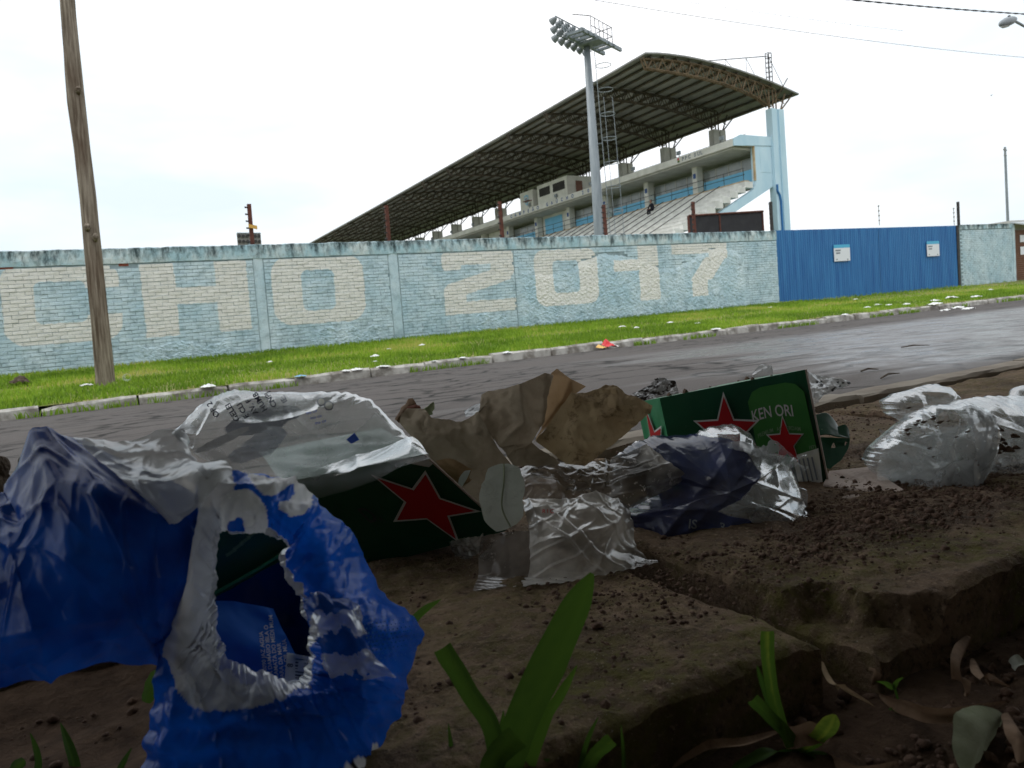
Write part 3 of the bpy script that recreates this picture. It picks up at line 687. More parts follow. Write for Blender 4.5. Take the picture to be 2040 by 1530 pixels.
    for i in range(NB):
        a = i * BAY + .3; e = (i + 1) * BAY - .26
        if i in (4, 6):
            p = sbx(MB(), a, e, 41.8, 41.9, 9.7, 11.78).obj('partition', M['stand_white'], root)
            if i == 4: sbx(MB(), a + 1.5, e - .4, 41.76, 41.79, 9.72, 11.5).obj('door', M['panel_sky'], p)
            continue
        sbx(MB(), a, e, 41.8, 41.88, 9.72, 10.62).obj('blue_panel', M['panel_sky'], root)
        g = sbx(MB(), a, e, 41.83, 41.86, 10.63, 11.38).obj('window', M['window_glass'], root)
        for k in range(1, 4): q = a + (e - a) * k / 4; sbx(MB(), q - .025, q + .025, 41.80, 41.825, 10.63, 11.38).obj('mullion', M['stand_grey'], g)
    # terraces
    nst = 15
    for k in range(nst):
        b1 = 41.1 - k * .735; z1 = 9.70 - k * .362
        sbx(MB(), -.02, LEN, b1 - .735, b1, z1 - .5, z1 - .09).obj('step', M['step_white'], root)
        q = sbx(MB(), -.01, LEN, b1 - .76, b1 - .30, z1 - .088, z1 - .02); q.obj('seat_board', M['step_tan' if k == 0 else 'step_white'], root)
        if k: sbx(MB(), .3, LEN, b1 - .30, b1 - .27, z1 - .088, z1 + .03).obj('seat_edge', M['step_tan'], root)
    sbx(MB(), .3, LEN, 30.0, 30.2, 1.0, 4.6).obj('front_wall', M['stand_white'], root)
    for a in np.arange(2.2, 45, 1.42):
        m = MB(); m.tube([sp(a, 41.1 - .735 * k - .78, 9.70 - k * .362 + .02) for k in range(nst)], .028, 4); m.obj('aisle_rail', M['dark_steel'], root)
    m = MB()
    for z in (10.2, 10.62): m.tube([sp(.5, 40.95, z), sp(LEN, 40.95, z)], .022, 4)
    for a in np.arange(.6, LEN, 1.75): m.tube([sp(a, 40.95, 9.7), sp(a, 40.95, 10.62)], .024, 4)
    m.obj('handrail', M['dark_steel'], root)
    m = MB()
    for z in (12.85, 13.3): m.tube([sp(1.5, 42.5, z), sp(LEN, 42.5, z)], .014, 4)
    for a in np.arange(1.6, LEN, 2.65): m.tube([sp(a, 42.5, 12.2), sp(a, 42.5, 13.3)], .016, 4)
    m.obj('roof_rail', M['galvanised'], root)
    # commentary cabins on the band
    c = sbx(MB(), 19.0, 23.7, 39.66, 42.4, 12.36, 14.12).obj('cabin', M['stand_white'], root)
    for a0, a1 in ((19.35, 21.15), (21.65, 23.35)): sbx(MB(), a0, a1, 39.63, 39.67, 13.05, 13.78).obj('window', M['dark_room'], c)
    sbx(MB(), 18.96, 19.01, 40.6, 41.3, 12.38, 13.7).obj('door', M['shutter_brown'], c)
    c = sbx(MB(), 24.5, 26.7, 39.66, 42.0, 12.36, 14.02).obj('cabin', M['stand_white'], root)
    sh = [(0, .55), (.16, .42), (.36, .46), (.34, .05), (.22, -.3), (0, -.48), (-.22, -.3), (-.34, .05), (-.36, .46), (-.16, .42)]
    MB().prism([sp(25.6 - u, 39.655, 13.2 + v) for u, v in sh], SB * -.012).obj('club_crest', M['panel_sky'], c)
    MB().prism([sp(25.6 - u * .72, 39.64, 13.2 + v * .72) for u, v in sh], SB * -.012).obj('club_crest', M['stand_white'], c)
    for u in (-.14, 0, .14): MB().obox(sp(25.6 + u - .035, 39.625, 12.98), SA * .07, SB * -.008, (0, 0, .42)).obj('crest_stripe', M['letter_blue'], c)
    sbx(MB(), 24.3, 25.3, 39.0, 39.44, 12.95, 13.0).obj('ledge', M['shutter_brown'], c)
    # lettering on the band (read from the pitch: it runs towards the near end)
    def band(s, a0, size, gap, mat, z=11.99):
        a = a0
        for ch in s:
            if ch != ' ':
                v, f = textmesh(ch, size, .016)
                mkobj('letter', [sp(a - q[0], 39.44, z + q[1]) for q in v], f, M[mat], root)
            a -= gap
    band('CAMPEÃO GAÚCHO 2017', 28.3, .42, .775, 'letter_blue')
    band('PPC SUL', 4.75, .36, .30, 'print_grey', 12.02)
    MB().obox(sp(5.05, 39.44, 12.16), SA * .16, SB * -.01, (0, 0, .14)).obj('emblem', M['litter_red'], root); MB().obox(sp(5.0, 39.44, 11.98), SA * .2, SB * -.01, (0, 0, .14)).obj('emblem', M['grass_blade'], root)
    # small floodlights along the band
    for a in (.9, 5.0, 10.0, 15.4, 20.5, 24.9, 30.5, 36, 41, 46):
        m = MB(); m.obox(sp(a, 39.5, 12.55), SA * .34, SB * .12, (0, 0, .26)); m.tube([sp(a + .17, 39.6, 12.36), sp(a + .17, 39.6, 12.6)], .03, 5); m.obj('small_floodlight', M['galvanised'], root)
    # lattice mast and stay cables over the roof end
    m = MB()
    for db in (-.14, .14):
        for da in (-.14, .14): m.tube([sp(.3 + da, 43.75 + db, 16.2), sp(.3 + da, 43.75 + db, 18.55)], .035, 4)
    for k in range(8):
        z = 16.3 + k * .32
        for q in ((-1, -1, 1, -1), (-1, 1, 1, 1), (-1, -1, -1, 1), (1, -1, 1, 1)): m.tube([sp(.3 + q[0] * .14, 43.75 + q[1] * .14, z), sp(.3 + q[2] * .14, 43.75 + q[3] * .14, z)], .02, 4)
    m.obj('roof_mast', M['dark_steel'], root)
    m = MB(); tp = sp(.3, 43.75, 18.35); e = sp(.3, 36.9, 17.15)
    m.tube([tp, e], .03, 4); m.tube([tp, sp(.3, 45.5, 15.95)], .022, 4)
    for f, b in ((.33, 42.6), (.62, 40.6), (.85, 38.9)):
        q = tp * (1 - f) + e * f; m.tube([q, sp(.3, b, pz(b) + .1)], .02, 4); m.tube([q, sp(.3, 43.75 - 6.85 * f, pz(43.75 - 6.85 * f) + .1)], .018, 4)
    m.obj('stay_cable', M['dark_steel'], root)
    # far-end outrigger truss seen below the eave
    m = MB(); a = LEN + .3
    for k in range(24):
        b0, b1 = 31.9 + k * .5, 32.4 + k * .5; m.tube([sp(a, b0, pz(b0) + fz(a, b0) - .15), sp(a, b1, pz(b1) + fz(a, b1) - .95)], .05, 4); m.tube([sp(a, b1, pz(b1) + fz(a, b1) - .95), sp(a, b1, pz(b1) + fz(a, b1) - .15)], .05, 4)
    m.tube([sp(a, b, pz(b) + fz(a, b) - .95) for b in np.linspace(32.2, 44, 10)], .06, 4); m.obj('end_truss', M['galvanised'], root)
stand()
def skin_body(name, joints, bones, mat, parent=None, sub=2):
    me = bpy.data.meshes.new(name); off = rootloc(parent) if parent is not None else np.zeros(3)
    me.from_pydata([(np.array(j[:3]) - off).tolist() for j in joints], bones, []); o = bpy.data.objects.new(name, me); COL.objects.link(o)
    md = o.modifiers.new('skin', 'SKIN')
    for i, j in enumerate(joints): r = j[3] if hasattr(j[3], '__len__') else (j[3], j[3]); me.skin_vertices[0].data[i].radius = r
    me.skin_vertices[0].data[0].use_root = True
    s = o.modifiers.new('sub', 'SUBSURF'); s.levels = sub; s.render_levels = sub
    me.materials.append(mat)
    if parent is not None: o.parent = parent
    return o
def spectator():
    a, b, z = 7.9, 39.3, 8.98                   # sits on a terrace, facing the pitch (-b), leaning on the knees
    root = thing('person', sp(a, b, z - .36), 'person in dark clothes sitting hunched on the white terraces', 'person')
    P = lambda da, db, dz, r: (*sp(a + da, b + db, z + dz), r)
    J = [P(0, .0, .10, (.17, .14)), P(0, -.06, .32, (.17, .13)), P(0, -.14, .52, (.19, .12)), P(0, -.18, .62, (.07, .07)),
         P(.10, -.25, .10, .09), P(.11, -.48, .10, .075), P(.11, -.46, -.18, .055), P(.11, -.50, -.32, .045), P(.11, -.64, -.34, .04),
         P(-.10, -.25, .10, .09), P(-.11, -.48, .10, .075), P(-.11, -.46, -.18, .055), P(-.11, -.50, -.32, .045), P(-.11, -.64, -.34, .04),
         P(.22, -.16, .50, .06), P(.26, -.26, .26, .05), P(.16, -.44, .18, .04), P(-.22, -.16, .50, .06), P(-.26, -.26, .26, .05), P(-.16, -.44, .18, .04)]
    B = [(0, 1), (1, 2), (2, 3), (0, 4), (4, 5), (5, 6), (6, 7), (7, 8), (0, 9), (9, 10), (10, 11), (11, 12), (12, 13), (2, 14), (14, 15), (15, 16), (2, 17), (17, 18), (18, 19)]
    body = skin_body('body', J, B, M['cloth_dark'], root)
    hd = skin_body('head', [P(0, -.18, .60, .055), P(0, -.21, .72, .085), P(0, -.22, .82, .085), P(0, -.20, .88, .05)], [(0, 1), (1, 2), (2, 3)], M['skin'], root)
    skin_body('hair', [P(0, -.165, .72, .075), P(0, -.17, .83, .092), P(0, -.19, .90, .06)], [(0, 1), (1, 2)], M['hair_dark'], hd)
    for s in (-1, 1):
        sk = [P(s * .16, -.44, .18, .035), P(s * .13, -.52, .16, .032)]; bn = [(0, 1)]
        for k in range(4): sk.append(P(s * (.16 - .02 * k), -.58, .15 - .01 * k, .012)); bn.append((1, len(sk) - 1))
        sk.append(P(s * .09, -.52, .18, .012)); bn.append((1, len(sk) - 1)); skin_body('hand', sk, bn, M['skin'], root, 1)
spectator()
def dark_screen():
    Y = 20.0; a = atY(1371, 430, Y); b = atY(1519, 421, Y); root = thing('screen_fence', (a[0], Y, SL * a[0] + ZB), 'dark mesh screen fence with rusty frame behind the wall', 'fence')
    w = b[0] - a[0]; zg = SL * a[0] + ZB
    for k in range(2):
        x0 = a[0] + w * (.01 if k == 0 else .405); x1 = a[0] + w * (.395 if k == 0 else .99); za = a[2] + (b[2] - a[2]) * (x0 - a[0]) / w; zb_ = a[2] + (b[2] - a[2]) * (x1 - a[0]) / w
        MB().prism([(x0, Y, zg), (x1, Y, zg), (x1, Y, zb_ - .03), (x0, Y, za - .03)], (0, .02, 0)).obj('screen_panel', M['mesh_screen'], root)
    for f in (0, .4, .995):
        x = a[0] + w * f; z = a[2] + (b[2] - a[2]) * f; MB().obox((x - .03, Y - .03, zg), (.06, 0, 0), (0, .06, 0), (0, 0, z - zg)).obj('frame_post', M['rusty_steel'], root)
    MB().tube([a + np.array([0, -.04, 0]), b + np.array([0, -.04, 0])], .035, 4).obj('top_rail', M['rusty_steel'], root)
dark_screen()
def mast():
    Y = 25.0; t = atY(1168.5, 88, Y); lo = atY(1195, 470, Y); b = np.array([lo[0], Y, SL * lo[0] + ZB])
    root = thing('floodlight_mast', b, 'tall grey steel floodlight mast with caged ladder in front of the stand', 'floodlight mast')
    px = np.linalg.norm(atY(1200, 300, Y) - atY(1180, 300, Y)) / 20
    MB().tube([b, lo, t], [13 * px * .95, 9.6 * px * .95, 5.2 * px * .95], 16).obj('shaft', M['galvanised'], root, smooth=True)
    ax = (t - lo) / np.linalg.norm(t - lo); e1 = np.array([math.sin(math.radians(67)), math.cos(math.radians(67)), 0]); e2 = np.array([e1[1], -e1[0], 0]); up = np.array([0, 0, 1.])
    L = np.linalg.norm(t - b); lad = lambda s, u, w: b + ax * s + CRh * u + CFh * w
    CRh = np.array([math.cos(TH + .15), -math.sin(TH + .15), 0]); CFh = np.array([math.sin(TH + .15), math.cos(TH + .15), 0])
    rad = lambda s: (13 + (5.2 - 13) * s / L) * px
    ld = MB()
    for dv in (-.16, .16): ld.tube([lad(s, rad(s) + .16, dv) for s in np.linspace(1.5, L - .1, 12)], .016, 4)
    for s in np.arange(1.6, L - .1, .3): ld.tube([lad(s, rad(s) + .16, -.16), lad(s, rad(s) + .16, .16)], .012, 4, cap=False)
    for s in np.arange(2.2, L, 2.4): ld.tube([lad(s, rad(s) - .05, 0), lad(s, rad(s) + .16, 0)], .02, 4)
    ladder = ld.obj('ladder', M['galvanised'], root)
    for s in np.arange(2.4, L - .2, .95):
        R = .30; MB().tube([lad(s, rad(s) + .16 + R + R * math.cos(q), R * math.sin(q)) for q in np.linspace(-math.pi, math.pi, 17)], .016, 4).obj('cage_hoop', M['galvanised'], ladder)
    for q in np.linspace(-1.9, 1.9, 4):
        MB().tube([lad(s, rad(s) + .46 + .30 * math.cos(q), .30 * math.sin(q)) for s in np.linspace(2.4, L - 2.2, 10)], .013, 4, cap=False).obj('cage_bar', M['galvanised'], ladder)
    # head: platform, railing, lamps
    T = lambda u, w, z: t + (e1 * (u - .12) + e2 * w + up * z) * .80
    m = MB(); m.obox(T(-1.35, -.25, .0), e1 * 2.8, e2 * .12, up * .14); m.obox(T(-1.5, .62, .0), e1 * 3.1, e2 * .1, up * .14)
    for u in np.linspace(-1.45, 1.45, 7): m.obox(T(u, -.13, .02), e1 * .10, e2 * .75, up * .10)
    m.obox(T(-.3, -.3, -.12), e1 * .6, e2 * 1.0, up * .11)
    for u in np.linspace(-1.4, -.2, 5): m.tube([T(u, -.2, .1), T(u - .1, -.5, .9)], .03, 4)
    pf = m.obj('platform', M['galvanised'], root)
    m = MB()
    for z in (.55, 1.0): m.tube([T(-.5, .66, z), T(1.58, .66, z), T(1.58, -.2, z)], .018, 4)
    for u in (-.5, -.1, .3, .7, 1.1, 1.58): m.tube([T(u, .66, .05), T(u, .66, 1.0)], .018, 4)
    m.tube([T(1.58, -.2, 0), T(1.58, -.2, 1.0)], .018, 4); m.tube([T(-1.7, .4, .8), T(-.5, .66, 1.0)], .018, 4); m.obj('railing', M['dark_steel'], pf)
    for r in range(3):
        for c in range(6):
            u = -1.75 + c * .56; q = T(u, -.42 - .03 * r, .05 + r * .42); d = (-e2 * .93 - up * .38)
            MB().tube([q, q + d * .10, q + d * .24, q + d * .26], [.06, .11, .15, .15], 10).obj('floodlight', M['lamp_grey'], root)
        MB().tube([T(-1.95, -.40, .05 + r * .42), T(1.25, -.40, .05 + r * .42)], .03, 4).obj('lamp_rail', M['galvanised'], root)
mast()
def far_light():
    Y = 95; c = atY(497, 478, Y); root = thing('floodlight_mast', (c[0], Y, 1), 'distant panel of floodlights just above the wall at left', 'floodlight mast')
    w = 2.75; MB().tube([(c[0], Y + .3, 1), (c[0], Y + .3, c[2])], .3, 8).obj('shaft', M['galvanised'], root)
    MB().box(c[0] - w / 2, c[0] + w / 2, Y + .1, Y + .2, c[2] - 2, c[2] + .75).obj('panel', M['insulator'], root)
    for i in range(6):
        for k in range(4):
            x = c[0] - w / 2 + (i + .5) * w / 6; z = c[2] + .45 - k * .62; MB().tube([(x, Y + .09, z), (x, Y - .1, z)], [.17, .2], 8).obj('floodlight', M['dark_steel'], root)
    MB().tube([(c[0] - w / 2, Y, c[2] + .8), (c[0] + w / 2, Y, c[2] + .8)], .07, 5).obj('frame', M['galvanised'], root)
far_light()
# ================================================================== near pavement, soil, shade
from mathutils.bvhtree import BVHTree
def slab_mats():
    t = NT('pavement_slab'); X = t.xyz()
    k = t.noise(7, 7, .65); col = t.mix(t.step(k, .38, .62), (.110, .072, .046), (.28, .190, .125)); col = t.mix(t.step(t.noise(95, 5, .75), .50, .66), col, (.075, .050, .034)); col = t.mix(t.math('MULTIPLY', t.step(t.noise(170, 3, .6), .60, .68), .5), col, (.40, .29, .20))
    moss = t.math('MULTIPLY', t.step(t.noise(4.5, 6, .65, dist=.5), .40, .56), t.step(t.noise(60, 3), .35, .6))
    edge = t.math('SUBTRACT', 1, t.step(X['Y'], .46, .60))
    moss = t.math('MULTIPLY', moss, t.math('ADD', .45, t.math('MULTIPLY', edge, .55)))
    col = t.mix(t.math('MULTIPLY', moss, .85), col, (.130, .120, .025))
    sp_ = t.step(t.noise(420, 2, .5), .69, .74); col = t.mix(sp_, col, (.30, .26, .20))
    nb = t.bump(t.noise(260, 5, .75), .9, .004); nb = t.bump(t.noise(45, 6, .7), .8, .012, nb)
    M['pavement_slab'] = t.done(t.bsdf(col, .92, 0, .2, nb))
    t = NT('near_soil'); col = t.mix(t.step(t.noise(30, 6, .7), .35, .65), (.065, .038, .024), (.155, .098, .064))
    M['near_soil'] = t.done(t.bsdf(col, .95, 0, .15, t.bump(t.noise(120, 6, .75), 1.0, .01)))
slab_mats()
pm('soil_crumb', (.075, .043, .030), (.16, .10, .07), 40, .95, bump=.6, bscale=300)
pm('near_kerb_stone', (.20, .165, .13), (.30, .26, .21), 7, .9, bump=.5)
def foot_path():
    root = bpy.data.objects.new('sidewalk', None); COL.objects.link(root); struct(root); root.location = (0, .9, 0)
    def slab(x0, x1, y0, y1, z, tilt=(0, 0), sd=0, thick=.10, cut=None):
        q_ = .0042 if (x0 > 0 and x1 < 1.6 and y0 < .6) else .012; nx, ny = max(8, int((x1 - x0) / q_)), max(8, int((y1 - y0) / q_)); e = .012
        X = np.linspace(x0, x1, nx); Y = np.linspace(y0, y1, ny); gx, gy = np.meshgrid(X, Y, indexing='ij')
        gx = gx + .006 * fbm(gx * 14, gy * 14, 30 + sd); gy = gy + .006 * fbm(gx * 14, gy * 14, 33 + sd)
        d = np.minimum(np.minimum(gx - x0, x1 - gx), np.minimum(gy - y0, y1 - gy)).clip(0, .012) / .012
        gz = z + tilt[0] * (gx - x0) + tilt[1] * (gy - y0) + .010 * fbm(gx * 9, gy * 9, 40 + sd, 5, .55) - .008 * (1 - d) ** 2 + .0030 * fbm(gx * 60, gy * 60, 50 + sd, 4, .65)
        if cut is not None: e_ = ((gx - cut[0]) * cut[2] + (gy - cut[1]) * cut[3]) + .05 * fbm(gx * 16, gy * 16, 3, 4, .6); gz = gz - .030 * np.clip(.5 - e_ / .02, 0, 1) + .008 * fbm(gx * 40, gy * 40, 3) * (e_ < 0)
        gz = gz + SL * gx; m = MB(); P = np.stack([gx, gy, gz], -1); m.grid(P[:, ::-1])
        ring = [P[i, 0] for i in range(nx)] + [P[-1, j] for j in range(1, ny)] + [P[i, -1] for i in range(nx - 2, -1, -1)] + [P[0, j] for j in range(ny - 2, 0, -1)]
        lo = [q - np.array([0, 0, thick]) + np.array([0, 0, .004 * rnd.uniform(-1, 1)]) for q in ring]; n = len(ring)
        m.add(ring + lo, [(i, (i + 1) % n, n + (i + 1) % n, n + i)[::-1] for i in range(n)]); return m.obj('slab', M['pavement_slab'], root, smooth=True)
    slab(.115, .522, .425, .875, 0, (.0, .01), 1)
    slab(.560, 1.02, .40, .875, .012, (-.004, .006), 2, cut=(.615, .45, 1.0, .8))
    slab(1.04, 1.50, .41, .87, .006, (.006, 0), 3); slab(1.52, 1.99, .40, .88, .012, (0, 0), 4); slab(2.01, 2.5, .41, .87, .004, (0, 0), 5)
    slab(-.95, -.50, .42, .87, -.004, (0, 0), 6); slab(-1.5, -.98, .42, .87, -.004, (0, 0), 16)
    for k, x in enumerate(np.arange(-1.6, 4.6, .465)): slab(x, x + .447, .892, 1.322, rnd.uniform(-.006, .006), (rnd.uniform(-.012, .012), rnd.uniform(-.012, .012)), 7 + k)
    for k, x in enumerate(np.arange(2.52, 4.6, .465)): slab(x, x + .447, .43, .872, rnd.uniform(-.006, .006), (0, 0), 27 + k)
    kr = bpy.data.objects.new('near_kerb', None); COL.objects.link(kr); struct(kr); kr.location = (0, 1.4, 0)
    x = -3.0
    while x < 14:
        L = rnd.uniform(.85, 1.05); z = .014 + rnd.uniform(-.008, .006); P = []
        for xx in np.linspace(x, x + L - .015, 16):
            j = lambda a=.004: rnd.uniform(-a, a); P.append([st(xx, 1.332, -.12), st(xx, 1.334 + j(), z - .008 + j()), st(xx, 1.345 + j(), z + j(.002)), st(xx, 1.425 + j(), z + j(.002)), st(xx, 1.44 + j(), z - .014), st(xx, 1.452 + j(), -.15)])
        m = MB().grid(P); n = len(P); m.f.append(tuple(range(6))); m.f.append(tuple((n - 1) * 6 + q for q in range(6))[::-1]); m.obj('kerb_stone', M['near_kerb_stone'], kr); x += L
    X = np.linspace(-2.2, 5, 420); Y = np.linspace(-2.6, .60, 190); gx, gy = np.meshgrid(X, Y, indexing='ij')
    gz = -.058 + .022 * fbm(gx * 4, gy * 4, 3, 6, .6) + .010 * np.abs(fbm(gx * 30, gy * 30, 8, 3)) + SL * gx
    hole = (gx < .12) & (gx > -.52) & (gy > .40); gz = np.where(hole, gz + .02, gz)
    V = np.stack([gx, gy, gz], -1); o = MB().grid(V).obj('soil', M['near_soil'], smooth=True); struct(o)
    X = np.linspace(-.56, .16, 60); Y = np.linspace(.58, .9, 30); gx, gy = np.meshgrid(X, Y, indexing='ij'); gz = -.03 + .02 * fbm(gx * 9, gy * 9, 5, 5) + SL * gx
    struct(MB().grid(np.stack([gx, gy, gz], -1)).obj('soil_patch', M['near_soil'], smooth=True))
    struct(MB().sbox(-30, 60, -8, 1.33, -.6, -.10).obj('near_ground', M['near_soil']))
foot_path()
def crumbs():
    ico = np.array([(0, 0, 1), (.9, 0, .3), (.28, .85, .3), (-.72, .53, .3), (-.72, -.53, .3), (.28, -.85, .3), (.72, .53, -.4), (-.28, .85, -.4), (-.9, 0, -.4), (-.28, -.85, -.4), (.72, -.53, -.4)])
    fc = np.array([(0, 1, 2), (0, 2, 3), (0, 3, 4), (0, 4, 5), (0, 5, 1), (1, 6, 2), (2, 7, 3), (3, 8, 4), (4, 9, 5), (5, 10, 1), (2, 6, 7), (3, 7, 8), (4, 8, 9), (5, 9, 10), (1, 10, 6)])
    pts = []
    g = NR
    for _ in range(15000):                                   # on the slabs, thick in a drift beside the right-hand bag
        if g.random() < .5:
            c = atZ(1800, 1025); x, y = c[0] + g.normal(0, .28), c[1] + g.normal(0, .05) - .0
        else: x, y = g.uniform(.1, 1.7), g.uniform(.44, 1.3)
        if not (.12 < x < 2.2 and .435 < y < 1.3): continue
        pts.append((x, y, .003 if x < .55 else (.013 if x < 1.03 else .008), min(.0065, .0005 + g.exponential(.0008))))
    for _ in range(9000): pts.append((g.uniform(-.1, 1.5), g.uniform(.05, .42), -.054, min(.007, .0008 + g.exponential(.0013))))
    for _ in range(500): pts.append((g.uniform(-.5, .11), g.uniform(.42, .86), -.035, min(.006, .001 + g.exponential(.0015))))
    V = []; T = []
    for i, (x, y, z, r) in enumerate(pts):
        V.append(ico * r * g.uniform(.65, 1.35, (11, 3)) * np.array([1, 1, .75]) + np.array([x, y, z + r * .3 + SL * x])); T.append(fc + i * 11)
    fastmesh('soil_crumbs', np.concatenate(V), np.concatenate(T), M['soil_crumb'], label='dark soil crumbs scattered over the pavement slabs and bed', cat='soil', kind='stuff')
    c = np.array(atZ(1778, 1022)); V = []; T = []
    for i in range(26):
        r = g.uniform(.003, .009); V.append(ico * r * g.uniform(.7, 1.3, (11, 3)) + c + np.array([g.normal(0, .017), g.normal(0, .012), abs(g.normal(0, .006)) + .006])); T.append(fc + i * 11)
    fastmesh('soil_clod', np.concatenate(V), np.concatenate(T), M['soil_crumb'], label='large dark clod of soil on the slab before the right-hand clear bag', cat='clod')
crumbs()
# ------------------------------------------------------------------ unseen spreading tree, plus a bushy tree and a wall added to darken the foreground
grass_mat('tree_leaf', (.03, .065, .012), (.055, .10, .02), (.09, .11, .03))
pm('bark', (.06, .042, .03), (.12, .09, .065), 14, .95, bump=.8, bscale=30, dist=.03)
pm('shade_wall_render', (.22, .19, .15), (.30, .26, .21), 2, .9, bump=.4)
def tree():
    base = np.array([.9, -.95, -.05]); root = thing('shade_tree', base, 'unseen spreading tree, its dense crown shaped to shade the littered pavement', 'tree')
    m = MB(); m.tube([base, base + (.02, .03, .8), base + (-.05, .1, 1.7), base + (-.1, .2, 2.6)], [.24, .17, .15, .11], 12)
    for k in range(9):
        a = k * 2 * math.pi / 9 + .2; r = 2.6 + .5 * math.sin(k * 2.1); s = base + np.array([-.06, .12, 1.9 + .05 * k])
        m.tube([s, s + np.array([math.cos(a) * r * .5, math.sin(a) * r * .5, .75]), s + np.array([math.cos(a) * r, math.sin(a) * r, 1.0])], [.075, .045, .015], 7)
    m.obj('trunk', M['bark'], root, smooth=True)
    g = np.random.default_rng(3); n = 42000; c = np.array([-.1, -1.3])
    rr = np.sqrt(g.random(n)) * 4.15; a = g.uniform(0, 2 * np.pi, n); x = c[0] + rr * np.cos(a) * 1.35; y = c[1] + rr * np.sin(a)
    lim = 1 - (rr / 4.3) ** 2; z = 2.42 + .25 * (rr / 4.1) ** 2 + g.random(n) ** 1.4 * (.35 + 2.1 * lim) + .25 * fbm(x * 1.1, y * 1.1, 9)
    # keep the foliage well above the view
    P = np.stack([x, y, z], -1); P = P[P[:, 1] > -4.6] - CC; dz = P @ CF; pyp = np.where(dz > .05, CY - FPX * (P @ CU) / np.maximum(dz, .05), -9999); keep = pyp < -130
    P = (P + CC)[keep]; n = len(P); h = g.uniform(.13, .20, n); w = h * g.uniform(.22, .30, n)
    d = g.normal(size=(n, 3)); d[:, 2] = d[:, 2] * .5 - .25; d /= np.linalg.norm(d, axis=1)[:, None]; s = np.cross(d, g.normal(size=(n, 3))); s /= np.linalg.norm(s, axis=1)[:, None]
    V = np.stack([P, P + d * (h * .5)[:, None] + s * w[:, None], P + d * h[:, None] * 1.1, P + d * (h * .5)[:, None] - s * w[:, None]], 1).reshape(-1, 3); T = (np.arange(n)[:, None] * 4 + np.array([[0, 1, 2, 3]]))
    o = fastmesh('crown', V - base, T, M['tree_leaf'], np.repeat(g.random(n), 4), kind='stuff'); o.parent = root
    b2 = np.array([-3.0, -.3, -.05]); r2 = thing('shade_tree', b2, 'low dense bushy tree, unseen, added at the left to block side light', 'tree'); m = MB(); m.tube([b2, b2 + (0, .05, .7), b2 + (.05, 0, 1.6)], [.12, .09, .05], 10)  # bushy tree added out of view to cut light from the left
    for k in range(6): m.tube([b2 + (0, .04, .5 + .12 * k), b2 + (math.cos(k) * .7, math.sin(k) * .7, 1.0 + .15 * k)], [.04, .012], 6)
    m.obj('trunk', M['bark'], r2, smooth=True); n = 9000; q = g.normal(size=(n, 3)); q /= np.linalg.norm(q, axis=1)[:, None]; P = b2 + np.array([0, .1, 1.35]) + q * (g.random(n) ** .4)[:, None] * np.array([1.25, 1.5, 1.3]); h = g.uniform(.12, .18, n); w = h * .27
    d = g.normal(size=(n, 3)); d /= np.linalg.norm(d, axis=1)[:, None]; s = np.cross(d, g.normal(size=(n, 3))); s /= np.linalg.norm(s, axis=1)[:, None]
    V = np.stack([P, P + d * (h * .5)[:, None] + s * w[:, None], P + d * h[:, None] * 1.1, P + d * (h * .5)[:, None] - s * w[:, None]], 1).reshape(-1, 3); T = (np.arange(n)[:, None] * 4 + np.array([[0, 1, 2, 3]]))
    o = fastmesh('crown', V - b2, T, M['tree_leaf'], np.repeat(g.random(n), 4), kind='stuff'); o.parent = r2
    gw = thing('shade_wall', (0, -1.5, 0), 'plain rendered wall, unseen, added behind the tree to block light', 'wall')  # unseen wall added to block the sky behind the camera
    MB().box(-9, 11, -1.7, -1.5, -.4, 3.3).obj('wall', M['shade_wall_render'], gw); MB().box(-9.05, 11.05, -1.75, -1.45, 3.302, 3.38).obj('coping', M['kerb_concrete'], gw)
tree()
# ================================================================== tools for crumpled things
def cat(P, n, closed=False):
    """Catmull-Rom through points P (k, d) -> (n, d)"""
    P = np.asarray(P, float); k = len(P)
    if closed: T = np.linspace(0, k, n, endpoint=False)
    else: T = np.linspace(0, k - 1, n)
    i = np.floor(T).astype(int)
    if not closed: i = np.minimum(i, k - 2)
    f = (T - i)[:, None]
    g = (lambda j: P[j % k]) if closed else (lambda j: P[np.clip(j, 0, k - 1)])
    a, b, c, d = g(i - 1), g(i), g(i + 1), g(i + 2)
    return .5 * (2 * b + (c - a) * f + (2 * a - 5 * b + 4 * c - d) * f * f + (3 * b - 3 * c + d - a) * f ** 3)
def lin(P, n):
    P = np.asarray(P, float); T = np.linspace(0, len(P) - 1, n); i = np.minimum(np.floor(T).astype(int), len(P) - 2); f = (T - i)[:, None]; return P[i] * (1 - f) + P[i + 1] * f
def todep(A):
    A = np.asarray(A, float); sh = A.shape[:-1]; A = A.reshape(-1, 3)
    d = CF[None] + CR[None] * ((A[:, :1] - CX) / FPX) - CU[None] * ((A[:, 1:2] - CY) / FPX); return (CC[None] + d * A[:, 2:3]).reshape(*sh, 3)
def topx(P):
    P = np.asarray(P, float) - CC; z = P @ CF; return np.stack([CX + FPX * (P @ CR) / z, CY - FPX * (P @ CU) / z], -1)
def floor_clamp(P):
    z0 = np.where((P[..., 1] > .425) & (P[..., 0] > .11), .003, -.05) + SL * P[..., 0]; P[..., 2] = np.maximum(P[..., 2], z0 + .0015 * np.abs(np.sin(P[..., 0] * 300 + P[..., 1] * 170))); return P
def gnormals(P):
    n = np.cross(np.gradient(P, axis=0), np.gradient(P, axis=1)); return n / (np.linalg.norm(n, axis=-1, keepdims=True) + 1e-12)
